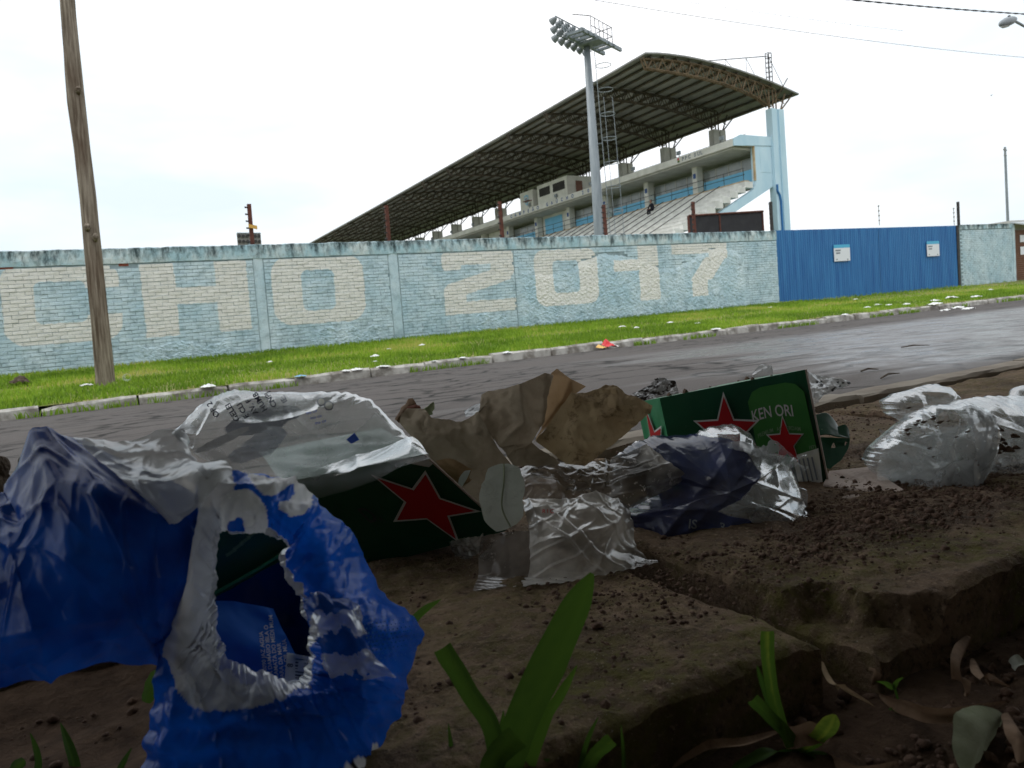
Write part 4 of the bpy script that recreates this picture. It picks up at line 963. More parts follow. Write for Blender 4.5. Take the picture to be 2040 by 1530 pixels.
def loft(rows, nu, nv, amp=.004, cell=.03, seed=0, sm=(True, True), oct=3, edge=0.0, floor=True, fold=0.0, fc=.05):
    rows = [todep(r) for r in rows]; R = np.stack([(cat if sm[1] else lin)(r, nv) for r in rows]); k = len(rows)
    P = (cat if sm[0] else lin)(R.reshape(k, -1), nu).reshape(nu, nv, 3)
    L = np.concatenate([np.zeros((1, nv)), np.cumsum(np.linalg.norm(np.diff(P, axis=0), axis=-1), 0)]).mean(1); W_ = np.concatenate([np.zeros((nu, 1)), np.cumsum(np.linalg.norm(np.diff(P, axis=1), axis=-1), 1)], 1).mean(0)
    gx, gy = np.meshgrid(L / cell, W_ / cell, indexing='ij'); N = gnormals(P)
    if edge:                                                      # ragged torn border
        t = np.linspace(0, 1, nu)[:, None]; s = np.linspace(0, 1, nv)[None]
        c = P[nu // 2, nv // 2]; b = np.maximum(np.abs(2 * t - 1), np.abs(2 * s - 1)) ** 8; P = P + ((P - c) * (b * edge * fbm(gx * 3, gy * 3, seed + 3, 3))[..., None])
    P = P + N * (amp * crumple(gx + 20, gy + 20, seed, oct) + (fold * folds(gx * cell / fc + 7, gy * cell / fc + 3, seed) if fold else 0))[..., None]
    return floor_clamp(P) if floor else P
def gfaces(nu, nv, closed=False):
    i, j = np.meshgrid(np.arange(nu - (0 if closed else 1)), np.arange(nv - 1), indexing='ij'); i2 = (i + 1) % nu
    return np.stack([i * nv + j, i * nv + j + 1, i2 * nv + j + 1, i2 * nv + j], -1).reshape(-1, 4)
def gridobj(name, P, mat, parent=None, closed=False, smooth=True, solid=0, **tags):
    nu, nv = P.shape[:2]; o = mkobj(name, P.reshape(-1, 3), gfaces(nu, nv, closed), mat, parent, smooth, **tags)
    if solid: md = o.modifiers.new('thickness', 'SOLIDIFY'); md.thickness = solid; md.offset = 0
    return o
def blob(outline, center, front, back, n=200, rings=46, amp=.007, cell=.035, seed=0, oct=3, rag=0.0, pw=.5, poly=False, fold=0.0, fc=.05):
    O = lin(list(outline) + [outline[0]], n + 1)[:-1] if poly else cat(outline, n, True); c = np.array(center, float)
    t = np.linspace(0, 1, rings) ** .8; A = c[None, None] + (O[:, None] - c[None, None]) * t[None, :, None]
    if rag: A[..., :2] += (rag * fbm(np.arange(n)[:, None] * np.array([[.35, .35]]), np.array([[1., 7.]]) + np.zeros((n, 2)), seed + 2, 3))[:, None] * (t ** 10)[None, :, None]
    F = todep(A); sides = []
    for sgn, bl in ((-1, front), (1, back)):
        px = A[..., 0] * .00065 / cell; py = A[..., 1] * .00065 / cell; e = (1 - t ** 2) ** pw
        h = bl * e[None] * (1 + .35 * fbm(px * .5, py * .5, seed + 4 + sgn, 2)) + amp * crumple(px + 31, py + 17, seed + sgn + 1, oct) * np.minimum(1, (1 - t) * 9 + .12)[None] + (fold * folds(px * cell / fc + 3, py * cell / fc + 9, seed + sgn) * np.minimum(1, (1 - t) * 9 + .05)[None] if fold else 0)
        sides.append(F + sgn * h[..., None] * CF[None, None])
    P = [floor_clamp(s) for s in sides]; P[1][:, -1] = P[0][:, -1]
    return P, A
def blobobj(name, P, A, mat, parent, colf=None, **tags):
    n, r = P[0].shape[:2]; V = np.concatenate([P[0].reshape(-1, 3), P[1].reshape(-1, 3)]); f = gfaces(n, r, True); f2 = f[:, ::-1] + n * r
    o = mkobj(name, V, np.concatenate([f, f2]), mat, parent, True, **tags)
    if colf is not None: q = A.reshape(-1, 3)[:, :2]; setcol4(o, np.concatenate([colf(q, 0), colf(q, 1)]))
    return o
def setcol4(o, c):
    a = o.data.color_attributes.new('col', 'FLOAT_COLOR', 'POINT'); a.data.foreach_set('color', np.asarray(c, np.float32).ravel())
def inpoly(q, poly):
    x, y = q[:, 0], q[:, 1]; r = np.zeros(len(q), bool); p = np.asarray(poly, float); k = len(p)
    for i in range(k):
        (x0, y0), (x1, y1) = p[i], p[i - 1]; c = ((y0 > y) != (y1 > y)) & (x < (x1 - x0) * (y - y0) / (y1 - y0 + 1e-9) + x0); r ^= c
    return r
def facets(verts, faces, cuts, amp, cell, seed, fl=True):
    """creased sheet: named control points (px, py, depth), polygons between them, subdivided and crumpled"""
    keys = list(verts); bm = bmesh.new(); bv = {k: bm.verts.new(todep([verts[k]])[0]) for k in keys}
    for f in faces:
        try: bm.faces.new([bv[k] for k in f])
        except ValueError: pass
    bmesh.ops.triangulate(bm, faces=bm.faces[:]); bmesh.ops.subdivide_edges(bm, edges=bm.edges[:], cuts=cuts, use_grid_fill=True)
    bmesh.ops.triangulate(bm, faces=bm.faces[:]); bmesh.ops.recalc_face_normals(bm, faces=bm.faces[:])
    for _ in range(1): bmesh.ops.smooth_vert(bm, verts=bm.verts[:], factor=.35, use_axis_x=True, use_axis_y=True, use_axis_z=True)
    bm.normal_update(); P = np.array([v.co[:] for v in bm.verts]); N = np.array([v.normal[:] for v in bm.verts]); q = topx(P) * .00068 / cell
    P = P + N * (amp * crumple(q[:, 0] + 13, q[:, 1] + 29, seed, 4) + (.0025 * folds(q[:, 0] * .9, q[:, 1] * .9, seed) if amp > .0035 else 0))[:, None]
    if fl: P = floor_clamp(P)
    bm.verts.index_update(); F = [[v.index for v in f.verts] for f in bm.faces]; bm.free(); return P, F
def bvh_of(*objs):
    V = []; F = []
    for o in objs:
        off = rootloc(o) if o.parent is not None else np.zeros(3); n = len(V); V += [(np.array(v.co[:]) + off).tolist() for v in o.data.vertices]; F += [[i + n for i in p.vertices] for p in o.data.polygons]
    return BVHTree.FromPolygons(V, F)
def cast(bvh, x, y, lift=.0008, fallback=1.0):
    d = Vector(ray(x, y)); d.normalize(); h = bvh.ray_cast(Vector(CC), d)
    return np.array(h[0] - d * lift) if h[0] is not None else dep(x, y, fallback)
def printtext(s, org, rd, size, bvh, mat, parent, name='lettering', bold=.012, fb=1.0, lift=.0008, skew=None):
    """flat print: text laid in photo directions rd (reading) from org, dropped onto the surface"""
    v, f = textmesh(s, 1.0, bold); rd = np.array(rd, float); rd /= np.linalg.norm(rd); up = np.array([rd[1], -rd[0]]) if skew is None else np.array(skew)
    pts = [np.array(org) + size * (q[0] * rd + q[1] * up) for q in v]
    return mkobj(name, [cast(bvh, p[0], p[1], lift, fb) for p in pts], f, mat, parent)
def printpoly(poly, bvh, mat, parent, name='print', lift=.0008, fb=1.0):
    bm = bmesh.new(); f = bm.faces.new([bm.verts.new((x, y, 0)) for x, y in poly]); bmesh.ops.triangulate(bm, faces=[f])
    bmesh.ops.subdivide_edges(bm, edges=bm.edges[:], cuts=5, use_grid_fill=True); bm.verts.index_update()
    V = [cast(bvh, v.co.x, v.co.y, lift, fb) for v in bm.verts]; F = [[v.index for v in q.verts] for q in bm.faces]; bm.free(); return mkobj(name, V, F, mat, parent, True)
# ------------------------------------------------------------------ film, paper, leaf materials
def film(name, haze=.14, rough=.18, dirt=.3, fres=.8, spec=.4, crk=.35, white=(.75, .77, .78), trans=.35, dscale=130):
    """thin film; vertex colour = print colour, alpha = print opacity, bare film stays clear"""
    t = NT(name); at = t.n('Attribute', attribute_name='col'); nb = t.bump(t.noise(140, 4, .6), .12, .002)
    if crk:
        ds = t.n('TexNoise'); ds.inputs['Scale'].default_value = 22; ds.inputs['Detail'].default_value = 3; t.L.new(t.pos(), ds.inputs['Vector']); ad = t.n('VectorMath', operation='MULTIPLY_ADD'); t.L.new(ds.outputs['Color'], ad.inputs[0]); ad.inputs[1].default_value = (.05, .05, .05); t.L.new(t.pos(), ad.inputs[2])
        for sc_, st_ in ((38, crk), (95, crk * .6)):
            vo = t.n('TexVoronoi', feature='F1'); vo.inputs['Scale'].default_value = sc_; t.L.new(ad.outputs[0], vo.inputs['Vector']); nb = t.bump(vo.outputs['Distance'], st_, .22 / sc_, nb)
    dk = t.step(t.noise(dscale, 5, .7), .62, .605); zone = t.step(t.noise(9, 3), .48, .62); dk = t.math('MULTIPLY', t.math('MULTIPLY', dk, zone), dirt)
    col = t.mix(at.outputs['Alpha'], white, at.outputs['Color']); col = t.mix(dk, col, (.035, .024, .017))
    body = t.bsdf(col, rough, 0, spec, nb); tl = t.n('BsdfTranslucent'); t.put(tl.inputs[0], col); mb = t.n('MixShader'); mb.inputs[0].default_value = trans; t.L.new(body, mb.inputs[1]); t.L.new(tl.outputs[0], mb.inputs[2])
    gl = t.n('BsdfGlossy'); gl.inputs['Roughness'].default_value = rough * .8; t.put(gl.inputs[0], (.9, .92, .93)); t.L.new(nb, gl.inputs['Normal'])
    tp = t.n('BsdfTransparent'); t.put(tp.inputs[0], (.97, .975, .97))
    lw = t.n('LayerWeight'); lw.inputs['Blend'].default_value = .15; t.L.new(nb, lw.inputs['Normal'])
    m1 = t.n('MixShader'); t.L.new(t.math('MINIMUM', t.math('MULTIPLY', lw.outputs['Fresnel'], fres), .5), m1.inputs[0]); t.L.new(tp.outputs[0], m1.inputs[1]); t.L.new(gl.outputs[0], m1.inputs[2])
    hz = t.math('ADD', haze, t.math('MULTIPLY', t.step(t.noise(16, 4, .6), .42, .68), haze * 1.2))
    op = t.math('MAXIMUM', t.math('MAXIMUM', hz, dk), at.outputs['Alpha'], clamp=True); m2 = t.n('MixShader'); t.L.new(op, m2.inputs[0]); t.L.new(m1.outputs[0], m2.inputs[1]); t.L.new(mb.outputs[0], m2.inputs[2])
    M[name] = t.done(m2.outputs[0])
film('clear_film', .17, .17, .6, fres=.9, crk=0, trans=.6, spec=.4); film('wrap_film', .28, .22, .15, trans=.30, fres=.4, spec=.16, crk=0); film('dirty_film', .50, .20, .85, white=(.66, .61, .55), trans=.40, dscale=110, fres=.6, crk=.10, spec=.42); film('blue_film', .16, .11, .4, fres=.6, spec=.22, crk=.10, trans=.4)
film('thin_white_film', .55, .25, .7, white=(.72, .72, .72))
def paper(name, c0, c1, c2, dirt=.5, tl=.25):
    t = NT(name); k = t.noise(18, 6, .65); col = t.mix(t.step(k, .35, .68), c0, c1); col = t.mix(t.math('MULTIPLY', t.step(t.noise(38, 6, .75, dist=.5), .53, .68), dirt), col, c2)
    nb = t.bump(t.noise(400, 4, .7), .35, .0015); nb = t.bump(t.noise(60, 5, .6), .3, .004, nb); b = t.bsdf(col, .85, 0, .2, nb); tr = t.n('BsdfTranslucent'); t.put(tr.inputs[0], col)
    mx = t.n('MixShader'); mx.inputs[0].default_value = tl; t.L.new(b, mx.inputs[1]); t.L.new(tr.outputs[0], mx.inputs[2]); M[name] = t.done(mx.outputs[0])
paper('kraft_paper', (.30, .235, .165), (.40, .33, .245), (.16, .115, .075), .35); paper('kraft_inside', (.36, .23, .12), (.46, .31, .18), (.20, .12, .06), .4, .35)
paper('kraft_stained', (.33, .235, .13), (.42, .32, .19), (.10, .058, .028), .95, .3)
paper('carton_board', (.42, .33, .28), (.50, .41, .36), (.12, .085, .065), .5, .05)
paper('leaf_pale', (.48, .51, .44), (.62, .64, .57), (.24, .24, .18), .5, .3); paper('leaf_brown', (.16, .095, .055), (.27, .18, .12), (.06, .035, .022), .6, .25)
paper('leaf_tan', (.30, .21, .12), (.40, .29, .18), (.12, .07, .04), .4, .25); paper('leaf_red', (.14, .05, .03), (.2, .085, .05), (.06, .03, .02), .4, .2)
paper('leaf_olive', (.26, .30, .18), (.40, .42, .30), (.14, .14, .08), .4, .3)
def carton():
    t = NT('green_carton'); nb = t.bump(t.noise(25, 5, .6), .15, .004); dk = t.step(t.noise(120, 5, .7), .66, .72)
    col = t.mix(t.step(t.noise(5, 4), .3, .7), (.005, .062, .026), (.010, .095, .042)); col = t.mix(t.math('MULTIPLY', dk, .6), col, (.05, .035, .025)); col = t.mix(t.math('MULTIPLY', t.step(t.noise(34, 7, .75, dist=1.5), .64, .69), .5), col, (.16, .22, .17))
    M['green_carton'] = t.done(t.bsdf(col, .34, 0, .5, nb))
carton()
pm('green_light', (.03, .21, .09), (.05, .26, .12), 9, .35, bump=.1); pm('star_red', (.50, .018, .022), (.42, .015, .02), 14, .4, bump=.05); pm('print_white', (.62, .62, .60), None, bump=0, rough=.45)
pm('can_green', (.035, .16, .035), (.06, .22, .05), 9, .4, bump=.05); pm('print_lime', (.22, .36, .20), None, bump=0, rough=.45); pm('label_paper', (.62, .63, .62), (.7, .7, .60), 30, .6, bump=.1)
pm('dot_print', (.22, .50, .85), None, bump=0, rough=.5); pm('dull_print', (.05, .06, .055), None, bump=0, rough=.5); pm('print_navy', (.012, .016, .045), None, bump=0, rough=.4); pm('print_blue', (.01, .06, .40), None, bump=0, rough=.3)
pm('inner_label', (.012, .10, .42), (.016, .13, .5), 12, .4, bump=.1)
grass_mat('weed_leaf', (.042, .095, .018), (.10, .20, .026), (.27, .35, .045))
BLUE = np.array([.005, .125, .66]); DEEP = np.array([.002, .026, .19])
# ================================================================== the torn blue wrapper, nearest the camera
def blue_wrapper():
    root = thing('plastic_wrapper', dep(520, 1500, .52), 'torn crumpled blue and white plastic multipack wrapper with a ragged hole', 'wrapper')
    Lr = [[(-60, 1020, .52), (35, 990, .52), (70, 861, .53), (165, 886, .53), (260, 935, .50), (410, 995, .475)],
          [(-60, 1090, .48), (40, 1060, .465), (112, 958, .475), (200, 985, .46), (290, 1020, .455), (385, 1065, .465)],
          [(-60, 1180, .455), (60, 1160, .455), (150, 1110, .445), (230, 1122, .445), (310, 1150, .45), (368, 1165, .465)],
          [(-60, 1285, .465), (60, 1262, .44), (160, 1232, .44), (240, 1232, .44), (315, 1240, .445), (352, 1255, .475)],
          [(-60, 1378, .50), (60, 1347, .49), (150, 1326, .485), (220, 1308, .485), (320, 1312, .485), (346, 1332, .49)]]
    P = loft(Lr, 170, 190, .006, .06, 3, sm=(False, False), oct=3, fold=.0045, fc=.045); o = gridobj('blue_sheet', P, M['wrap_film'], root); q = topx(P.reshape(-1, 3))
    c = np.ones((len(q), 4)); k = (.5 + fbm(q[:, 0] / 90, q[:, 1] / 90, 5)).clip(0, 1)[:, None]; c[:, :3] = DEEP * (1 - k) + BLUE * .6 * k; setcol4(o, c)
    Cr = [[(150, 875, .505), (225, 884, .51), (292, 872, .515), (350, 864, .52), (362, 880, .525)], [(205, 925, .485), (260, 932, .48), (310, 930, .482), (366, 915, .495), (395, 930, .50)],
          [(280, 985, .462), (320, 985, .455), (362, 972, .46), (415, 935, .475), (448, 925, .485)], [(335, 1048, .455), (365, 1034, .447), (402, 1008, .45), (438, 965, .465), (462, 950, .48)]]
    P = loft(Cr, 110, 100, .003, .045, 9, edge=.05, oct=2, fold=.003, fc=.03); o = gridobj('milky_sheet', P, M['wrap_film'], root); setcol4(o, np.tile([.62, .64, .64, .62], (P.shape[0] * P.shape[1], 1)))
    inn = [(445, 1056), (515, 1064), (574, 1084), (560, 1120), (598, 1190), (622, 1250), (626, 1310), (602, 1356), (540, 1346), (470, 1322), (433, 1282), (427, 1200), (433, 1120)]
    out = [(400, 930), (525, 945), (622, 992), (702, 1066), (757, 1172), (842, 1262), (800, 1372), (768, 1455), (690, 1590), (480, 1640), (265, 1610), (300, 1400), (350, 1150)]
    di = [.50, .50, .51, .515, .51, .51, .505, .50, .49, .49, .49, .49, .495]; do = [.475, .50, .53, .55, .56, .575, .55, .53, .52, .50, .49, .48, .47]
    mids = [.468, .475, .495, .505, .50, .495, .485, .475, .465, .465, .47, .472, .472]; n, r = 420, 64
    I = cat([(x, y, d) for (x, y), d in zip(inn, di)], n, True); O = lin([(x, y, d) for (x, y), d in zip(out, do)] + [(out[0][0], out[0][1], do[0])], n + 1)[:-1]; Dm = cat(np.array(mids)[:, None], n, True)[:, 0]
    th = np.arange(n); I[:, :2] += 5 * np.stack([fbm(th * .13, th * 0 + 2, 4), fbm(th * .13, th * 0 + 8, 6)], -1) + 3.5 * np.stack([vnoise(th * .6, th * 0 + 2., 4), vnoise(th * .6, th * 0 + 8., 6)], -1)
    t = np.linspace(0, 1, r); A = I[:, None] * (1 - t[None, :, None]) + O[:, None] * t[None, :, None]
    A[..., 2] = I[:, None, 2] * (1 - t) ** 2 + O[:, None, 2] * t ** 2 + 2 * t * (1 - t) * (2 * Dm[:, None] - .5 * (I[:, None, 2] + O[:, None, 2])) if True else 0
    P = todep(A); N = gnormals(P); gx = A[..., 0] / 75.; gy = A[..., 1] / 75.
    P = P + N * (.0075 * crumple(gx * 1.1 + 5, gy * 1.1 + 3, 21, 3) + .0040 * folds(gx + 5, gy + 3, 23) + .0016 * np.sin(gy[...] * 9 + 2 * fbm(gx, gy, 8)) * (A[..., 1] > 1380) * np.minimum(1, (A[..., 1] - 1380) / 60))[..., None]; P = floor_clamp(P)
    o = gridobj('torn_ring', P, M['wrap_film'], root, closed=True); q = A.reshape(-1, 3)[:, :2]
    c = np.ones((len(q), 4)); k = (.55 + .9 * fbm(q[:, 0] / 120, q[:, 1] / 120, 9)).clip(0, 1)[:, None]; c[:, :3] = BLUE * (.55 + .45 * k)
    band = inpoly(q, [(396, 930), (452, 925), (470, 960), (440, 1050), (428, 1110), (424, 1220), (430, 1290), (475, 1326), (540, 1350), (606, 1358), (560, 1392), (500, 1412), (440, 1416), (385, 1406), (347, 1372), (338, 1320), (352, 1220), (372, 1120), (392, 1040)])
    el = lambda cx, cy, rx, ry: ((q[:, 0] - cx) / rx) ** 2 + ((q[:, 1] - cy) / ry) ** 2 < 1
    let = (el(478, 1036, 55, 60) & ~el(474, 1046, 19, 25) & (q[:, 0] > 440)) | inpoly(q, [(492, 940), (522, 950), (562, 961), (602, 971), (618, 988), (613, 1012), (598, 1028), (574, 1029), (558, 1016), (556, 998), (572, 1001), (581, 989), (572, 977), (555, 982), (544, 991), (524, 989), (507, 972)])
    tag_ = inpoly(q, [(655, 1540), (742, 1472), (750, 1490), (712, 1545)]); ink = tag_ & (el(684, 1520, 16, 18) & ~el(684, 1520, 8, 9) | el(722, 1498, 10, 12) & ~el(722, 1498, 4, 5))
    c[band] = (.50, .53, .57, .80); c[let] = (.66, .67, .66, 1); c[tag_] = (.62, .63, .62, 1); c[ink] = (.02, .02, .02, 1); tt = np.tile(t, n); ed = (tt < .04 + .09 * (.5 + fbm(q[:, 0] / 30, q[:, 1] / 30, 6))); c[ed & ~let] = (.55, .62, .70, .30); setcol4(o, c)
    # halftone dots on the right wing
    V = []; F = []; bv = bvh_of(o)
    for i in range(16):
        for j in range(11):
            x = 722 + i * 8.2 + (j % 2) * 4; y = 1236 + j * 9 - i * 1.4; s = 2.7 * (1 - abs(j - 5) / 8) * (1 - i / 26)
            if x > 838 - abs(y - 1262) * .25 or s < .7: continue
            h = cast(bv, x, y, .0006, .54); b = len(V); V += [h + (CR * math.cos(k * math.pi / 3) + CU * math.sin(k * math.pi / 3)) * s * .54 / FPX for k in range(6)]; F.append(tuple(range(b, b + 6)))
    mkobj('halftone_dots', V, F, M['dot_print'], o, kind='stuff')
    Fr = [[(596, 1190, .49), (640, 1186, .478), (690, 1196, .48), (716, 1228, .49)], [(610, 1225, .48), (650, 1215, .465), (700, 1225, .468), (724, 1262, .48)], [(640, 1280, .475), (660, 1285, .458), (700, 1290, .46), (735, 1300, .475)], [(640, 1330, .48), (668, 1352, .468), (712, 1350, .465), (782, 1345, .485)]]
    P = loft(Fr, 80, 60, .008, .022, 15, edge=.12); o2 = gridobj('torn_flap', P, M['wrap_film'], root); q = topx(P.reshape(-1, 3)); c = np.ones((len(q), 4)); w = (fbm(q[:, 0] / 40, q[:, 1] / 40, 3) > -.06); c[:, :3] = np.where(w[:, None], np.array([.5, .56, .66]), BLUE * .6); c[:, 3] = np.where(w, .38, 1); setcol4(o2, c)
    P = loft([[(380, 1010, .60), (500, 1020, .66), (640, 1060, .68)], [(380, 1180, .60), (520, 1190, .67), (680, 1200, .66)], [(370, 1330, .58), (520, 1340, .63), (700, 1350, .62)], [(360, 1470, .55), (520, 1480, .57), (700, 1470, .57)]], 50, 50, .008, .05, 27); o = gridobj('shade_back_sheet', P, M['wrap_film'], root); setcol4(o, np.tile([*(DEEP * .25), 1.0], (2500, 1)))  # back film made near-black: the hole's dark inside is put into its colour
    # what shows inside the hole
    c1 = thing('carton_scrap', dep(500, 1120, .63), 'dark green carton corner glimpsed through the hole in the blue wrapper', 'carton')
    P = loft([[(415, 1035, .60), (520, 1045, .62), (640, 1075, .65)], [(415, 1110, .60), (500, 1115, .62), (560, 1118, .64)], [(412, 1200, .61), (440, 1185, .615), (480, 1160, .62)]], 24, 30, .002, .05, 4); o = gridobj('panel', P, M['green_carton'], c1)
    MB().tube([dep(590, 1085, .638), dep(520, 1130, .622), dep(428, 1182, .606)], .0014, 5).obj('edge', M['green_light'], c1); bv = bvh_of(o)
    for k in range(4): printtext('IIIIIIIIIII', (452 + k * 14, 1110 - k * 12), (.83, -.56), 9, bv, M['print_lime'], c1, fb=.62)
    c2 = thing('label_scrap', dep(540, 1330, .58), 'small blue printed label with white text inside the torn wrapper', 'label')
    P = loft([[(430, 1196, .585), (470, 1198, .59), (545, 1212, .60)], [(430, 1270, .57), (490, 1275, .575), (580, 1290, .59)], [(440, 1360, .56), (520, 1365, .565), (640, 1375, .575)]], 30, 30, .004, .04, 6); o = gridobj('sheet', P, M['inner_label'], c2); bv = bvh_of(o)
    for k, s in enumerate(('ST 0090 JAZ AGUA', 'RA DAMASIO IBLA O', 'RAMATA DO MEDI MUM', 'ARA DA MAR', 'VIDA OIL MUA')): printtext(s, (537 + k * 11 - 4, 1352 - k * 1), (-.10, -1), 11.5, bv, M['print_white'], c2, fb=.58)
    printpoly([(572, 1300), (640, 1312), (640, 1372), (566, 1362)], bv, M['label_paper'], c2, 'barcode_label', .0007, .58)
    for k in range(9): printpoly([(588, 1312 + k * 6.2), (640, 1318 + k * 6.2), (640, 1318 + k * 6.2 + 1.5 + k % 3), (588, 1312 + k * 6.2 + 1.5 + k % 3)], bv, M['print_dark'], c2, 'barcode_bar', .0012, .58)
    printtext('8', (583, 1330), (.1, -1), 16, bv, M['print_dark'], c2, lift=.0012, fb=.58)
blue_wrapper()
# ================================================================== cartons
def star_pts(n=5, r=.42): return [(math.sin(k * math.pi / n) * (1 if k % 2 == 0 else r), math.cos(k * math.pi / n) * (1 if k % 2 == 0 else r)) for k in range(2 * n)]
def quadmap(TL, TR, BR, BL):
    TL, TR, BR, BL = [np.array(q, float) for q in (TL, TR, BR, BL)]; nrm = np.cross(TR - TL, BL - TL); nrm /= np.linalg.norm(nrm)
    if nrm @ CF > 0: nrm = -nrm
    return (lambda u, v, h=0.0: (TL * (1 - u) + TR * u) * (1 - v) + (BL * (1 - u) + BR * u) * v + nrm * h), nrm
def panel(name, fm, parent, mat, seed, amp=.0034, n=30, off=0.0):
    P = np.array([[fm(u, v, off + amp * float(crumple(np.array([u * 4 + seed]), np.array([v * 4 + 3.]), seed, 2)[0]) * min(1, 9 * min(u, 1 - u, v, 1 - v))) for v in np.linspace(0, 1, n)] for u in np.linspace(0, 1, n)]); return gridobj(name, P, mat, parent)
def decal(name, pts, fm, parent, mat, h):
    bm = bmesh.new(); f = bm.faces.new([bm.verts.new((x, y, 0)) for x, y in pts]); bmesh.ops.triangulate(bm, faces=[f]); bmesh.ops.subdivide_edges(bm, edges=bm.edges[:], cuts=2, use_grid_fill=True); bm.verts.index_update()
    o = mkobj(name, [fm(v.co.x, v.co.y, h) for v in bm.verts], [[v.index for v in q.verts] for q in bm.faces], mat, parent); bm.free(); return o
def star(fm, parent, cx, cy, ru, rv, rot, h=.0036):
    def tr(k, s): return [(cx + ru * s * (x * math.cos(rot) - y * math.sin(rot)), cy - rv * s * (x * math.sin(rot) + y * math.cos(rot))) for x, y in star_pts()]
    a = decal('star_outline', tr(0, 1.10), fm, parent, M['print_white'], h); decal('star', tr(0, .97), fm, parent, M['star_red'], h + .0006); return a
def dtext(s, fm, parent, u, v, su, sv, mat, h=.0042, arc=0.0, rot=0.0):
    t, f = textmesh(s, 1.0, .012); w = t[:, 0].max(); pts = []
    for q in t:
        x = q[0] * su; y = q[1] * sv - arc * ((q[0] / w - .5) * 2) ** 2; pts.append(fm(u + x * math.cos(rot) - y * math.sin(rot), v - x * math.sin(rot) - y * math.cos(rot), h))
    return mkobj('lettering', pts, f, M[mat], parent)
def box_right():
    TR, BR = dep(1605, 736, 1.13), dep(1656, 992, 1.145); TL = dep(1314, 793, 1.235); BL = TL + (BR - TR) * 1.02
    bk = dep(1530, 750, 1.235) - TR; root = thing('beer_carton', (BR + BL) / 2, 'upright dark green beer carton with two red stars and a can print', 'carton')
    fm, nr = quadmap(TL, TR, BR, BL); front = panel('front_panel', fm, root, M['green_carton'], 3)
    lm, _ = quadmap(TL + bk, TL, BL, BL + bk); left = panel('side_panel', lm, root, M['green_light'], 5)
    rm, _ = quadmap(TR, TR + bk, BR + bk, BR); panel('side_panel', rm, root, M['carton_board'], 7, .001, 12)
    um, _ = quadmap(TL + bk, TR + bk, TR, TL); top = panel('top_panel', um, root, M['green_light'], 9, .003)  # lit top put into the colour: lighter green than the front
    bm_, _ = quadmap(TR + bk, TL + bk, BL + bk, BR + bk); panel('back_panel', bm_, root, M['green_carton'], 4, .001, 10)
    dn, _ = quadmap(BL, BR, BR + bk, BL + bk); panel('bottom_panel', dn, root, M['carton_board'], 6, .001, 10)
    e = (BR - TR); MB().obox(TR + nr * .002 - (TR - TL) * .004, (TR - TL) * .010, -nr * .006, e).obj('cut_edge', M['carton_board'], root)
    star(fm, front, .42, .37, .215, .30, -.14)
    can = [(.60, .16), (.64, .09), (.70, .065), (.86, .065), (.92, .09), (.965, .16), (.975, .66), (.62, .72), (.60, .66)]; decal('can_print', can, fm, front, M['can_green'], .0034)
    star(fm, front, .79, .52, .115, .20, -.10, .0045); dtext('KEN ORI', fm, front, .605, .30, .070, .125, 'print_white', .0046, arc=.02, rot=-.03); dtext('PREMIUM   AMSTERDAM', fm, front, .62, .42, .026, .045, 'print_lime', .0046, arc=.03); dtext('1873', fm, front, .925, .60, .024, .04, 'print_lime', .0046)
    decal('sticker', [(.815, .63), (.985, .60), (1.0 - .03, .86), (.82, .89)], fm, front, M['label_paper'], .0048)
    for k in range(4): decal('sticker_print', [(.845 + .028 * k, .66), (.855 + .028 * k, .658), (.86 + .028 * k, .84), (.85 + .028 * k, .842)], fm, front, M['print_grey'], .0054)
    decal('dark_print', [(.62, .735), (.80, .605), (.80, .98), (.64, .98)], fm, front, M['cloth_dark'], .0028); dtext('Is', fm, front, .68, .90, .11, .17, 'print_grey', .004)
    star(lm, left, .52, .40, .42, .33, .2); dtext('CO CO', lm, left, .2, .83, .13, .09, 'print_lime', .004)
    # soil crumbs lying on the top
    for k in range(7):
        p = um(rnd.uniform(.08, .95), rnd.uniform(.2, .9), .003); r = rnd.uniform(.0025, .006); MB().tube([p, p + np.array([r, r * .4, r * .8]), p + np.array([r * 2.2, 0, 0])], [r * .4, r, r * .3], 6).obj('dirt_lump', M['soil_crumb'], top)
box_right()
def box_left():
    TL, TR, BR, BL = dep(560, 962, .93), dep(846, 905, .93), dep(1012, 1057, .995), dep(716, 1134, 1.0); bk = dep(760, 852, 1.10) - dep(846, 905, .93)
    root = thing('beer_carton', BL, 'tilted dark green beer carton with a red star in shadow under the clear bag', 'carton'); fm, nr = quadmap(TL, TR, BR, BL); front = panel('front_panel', fm, root, M['green_carton'], 13)
    um, _ = quadmap(TL + bk, TR + bk, TR, TL); top = panel('top_panel', um, root, M['green_carton'], 15, .006); rm, _ = quadmap(TR, TR + bk, BR + bk, BR); panel('side_panel', rm, root, M['green_carton'], 17); lm, _ = quadmap(TL + bk, TL, BL, BL + bk); panel('side_panel', lm, root, M['green_carton'], 19)
    dn, _ = quadmap(BL, BR, BR + bk, BL + bk); panel('bottom_panel', dn, root, M['carton_board'], 21); bm_, _ = quadmap(TR + bk, TL + bk, BL + bk, BR + bk); panel('back_panel', bm_, root, M['green_carton'], 23)
    star(fm, front, .72, .50, .26, .44, -.75); decal('white_corner', [(.80, -.0), (1.0, -.0), (1.0, .10), (.95, .13)], fm, front, M['print_white'], .002)
    dtext('D.', fm, front, .30, .55, .10, .24, 'dull_print', .003)
    MB().tube([TR + nr * .001, BR + nr * .001], .0016, 4).obj('cut_edge', M['carton_board'], root)
    return top
BOXTOP = box_left()
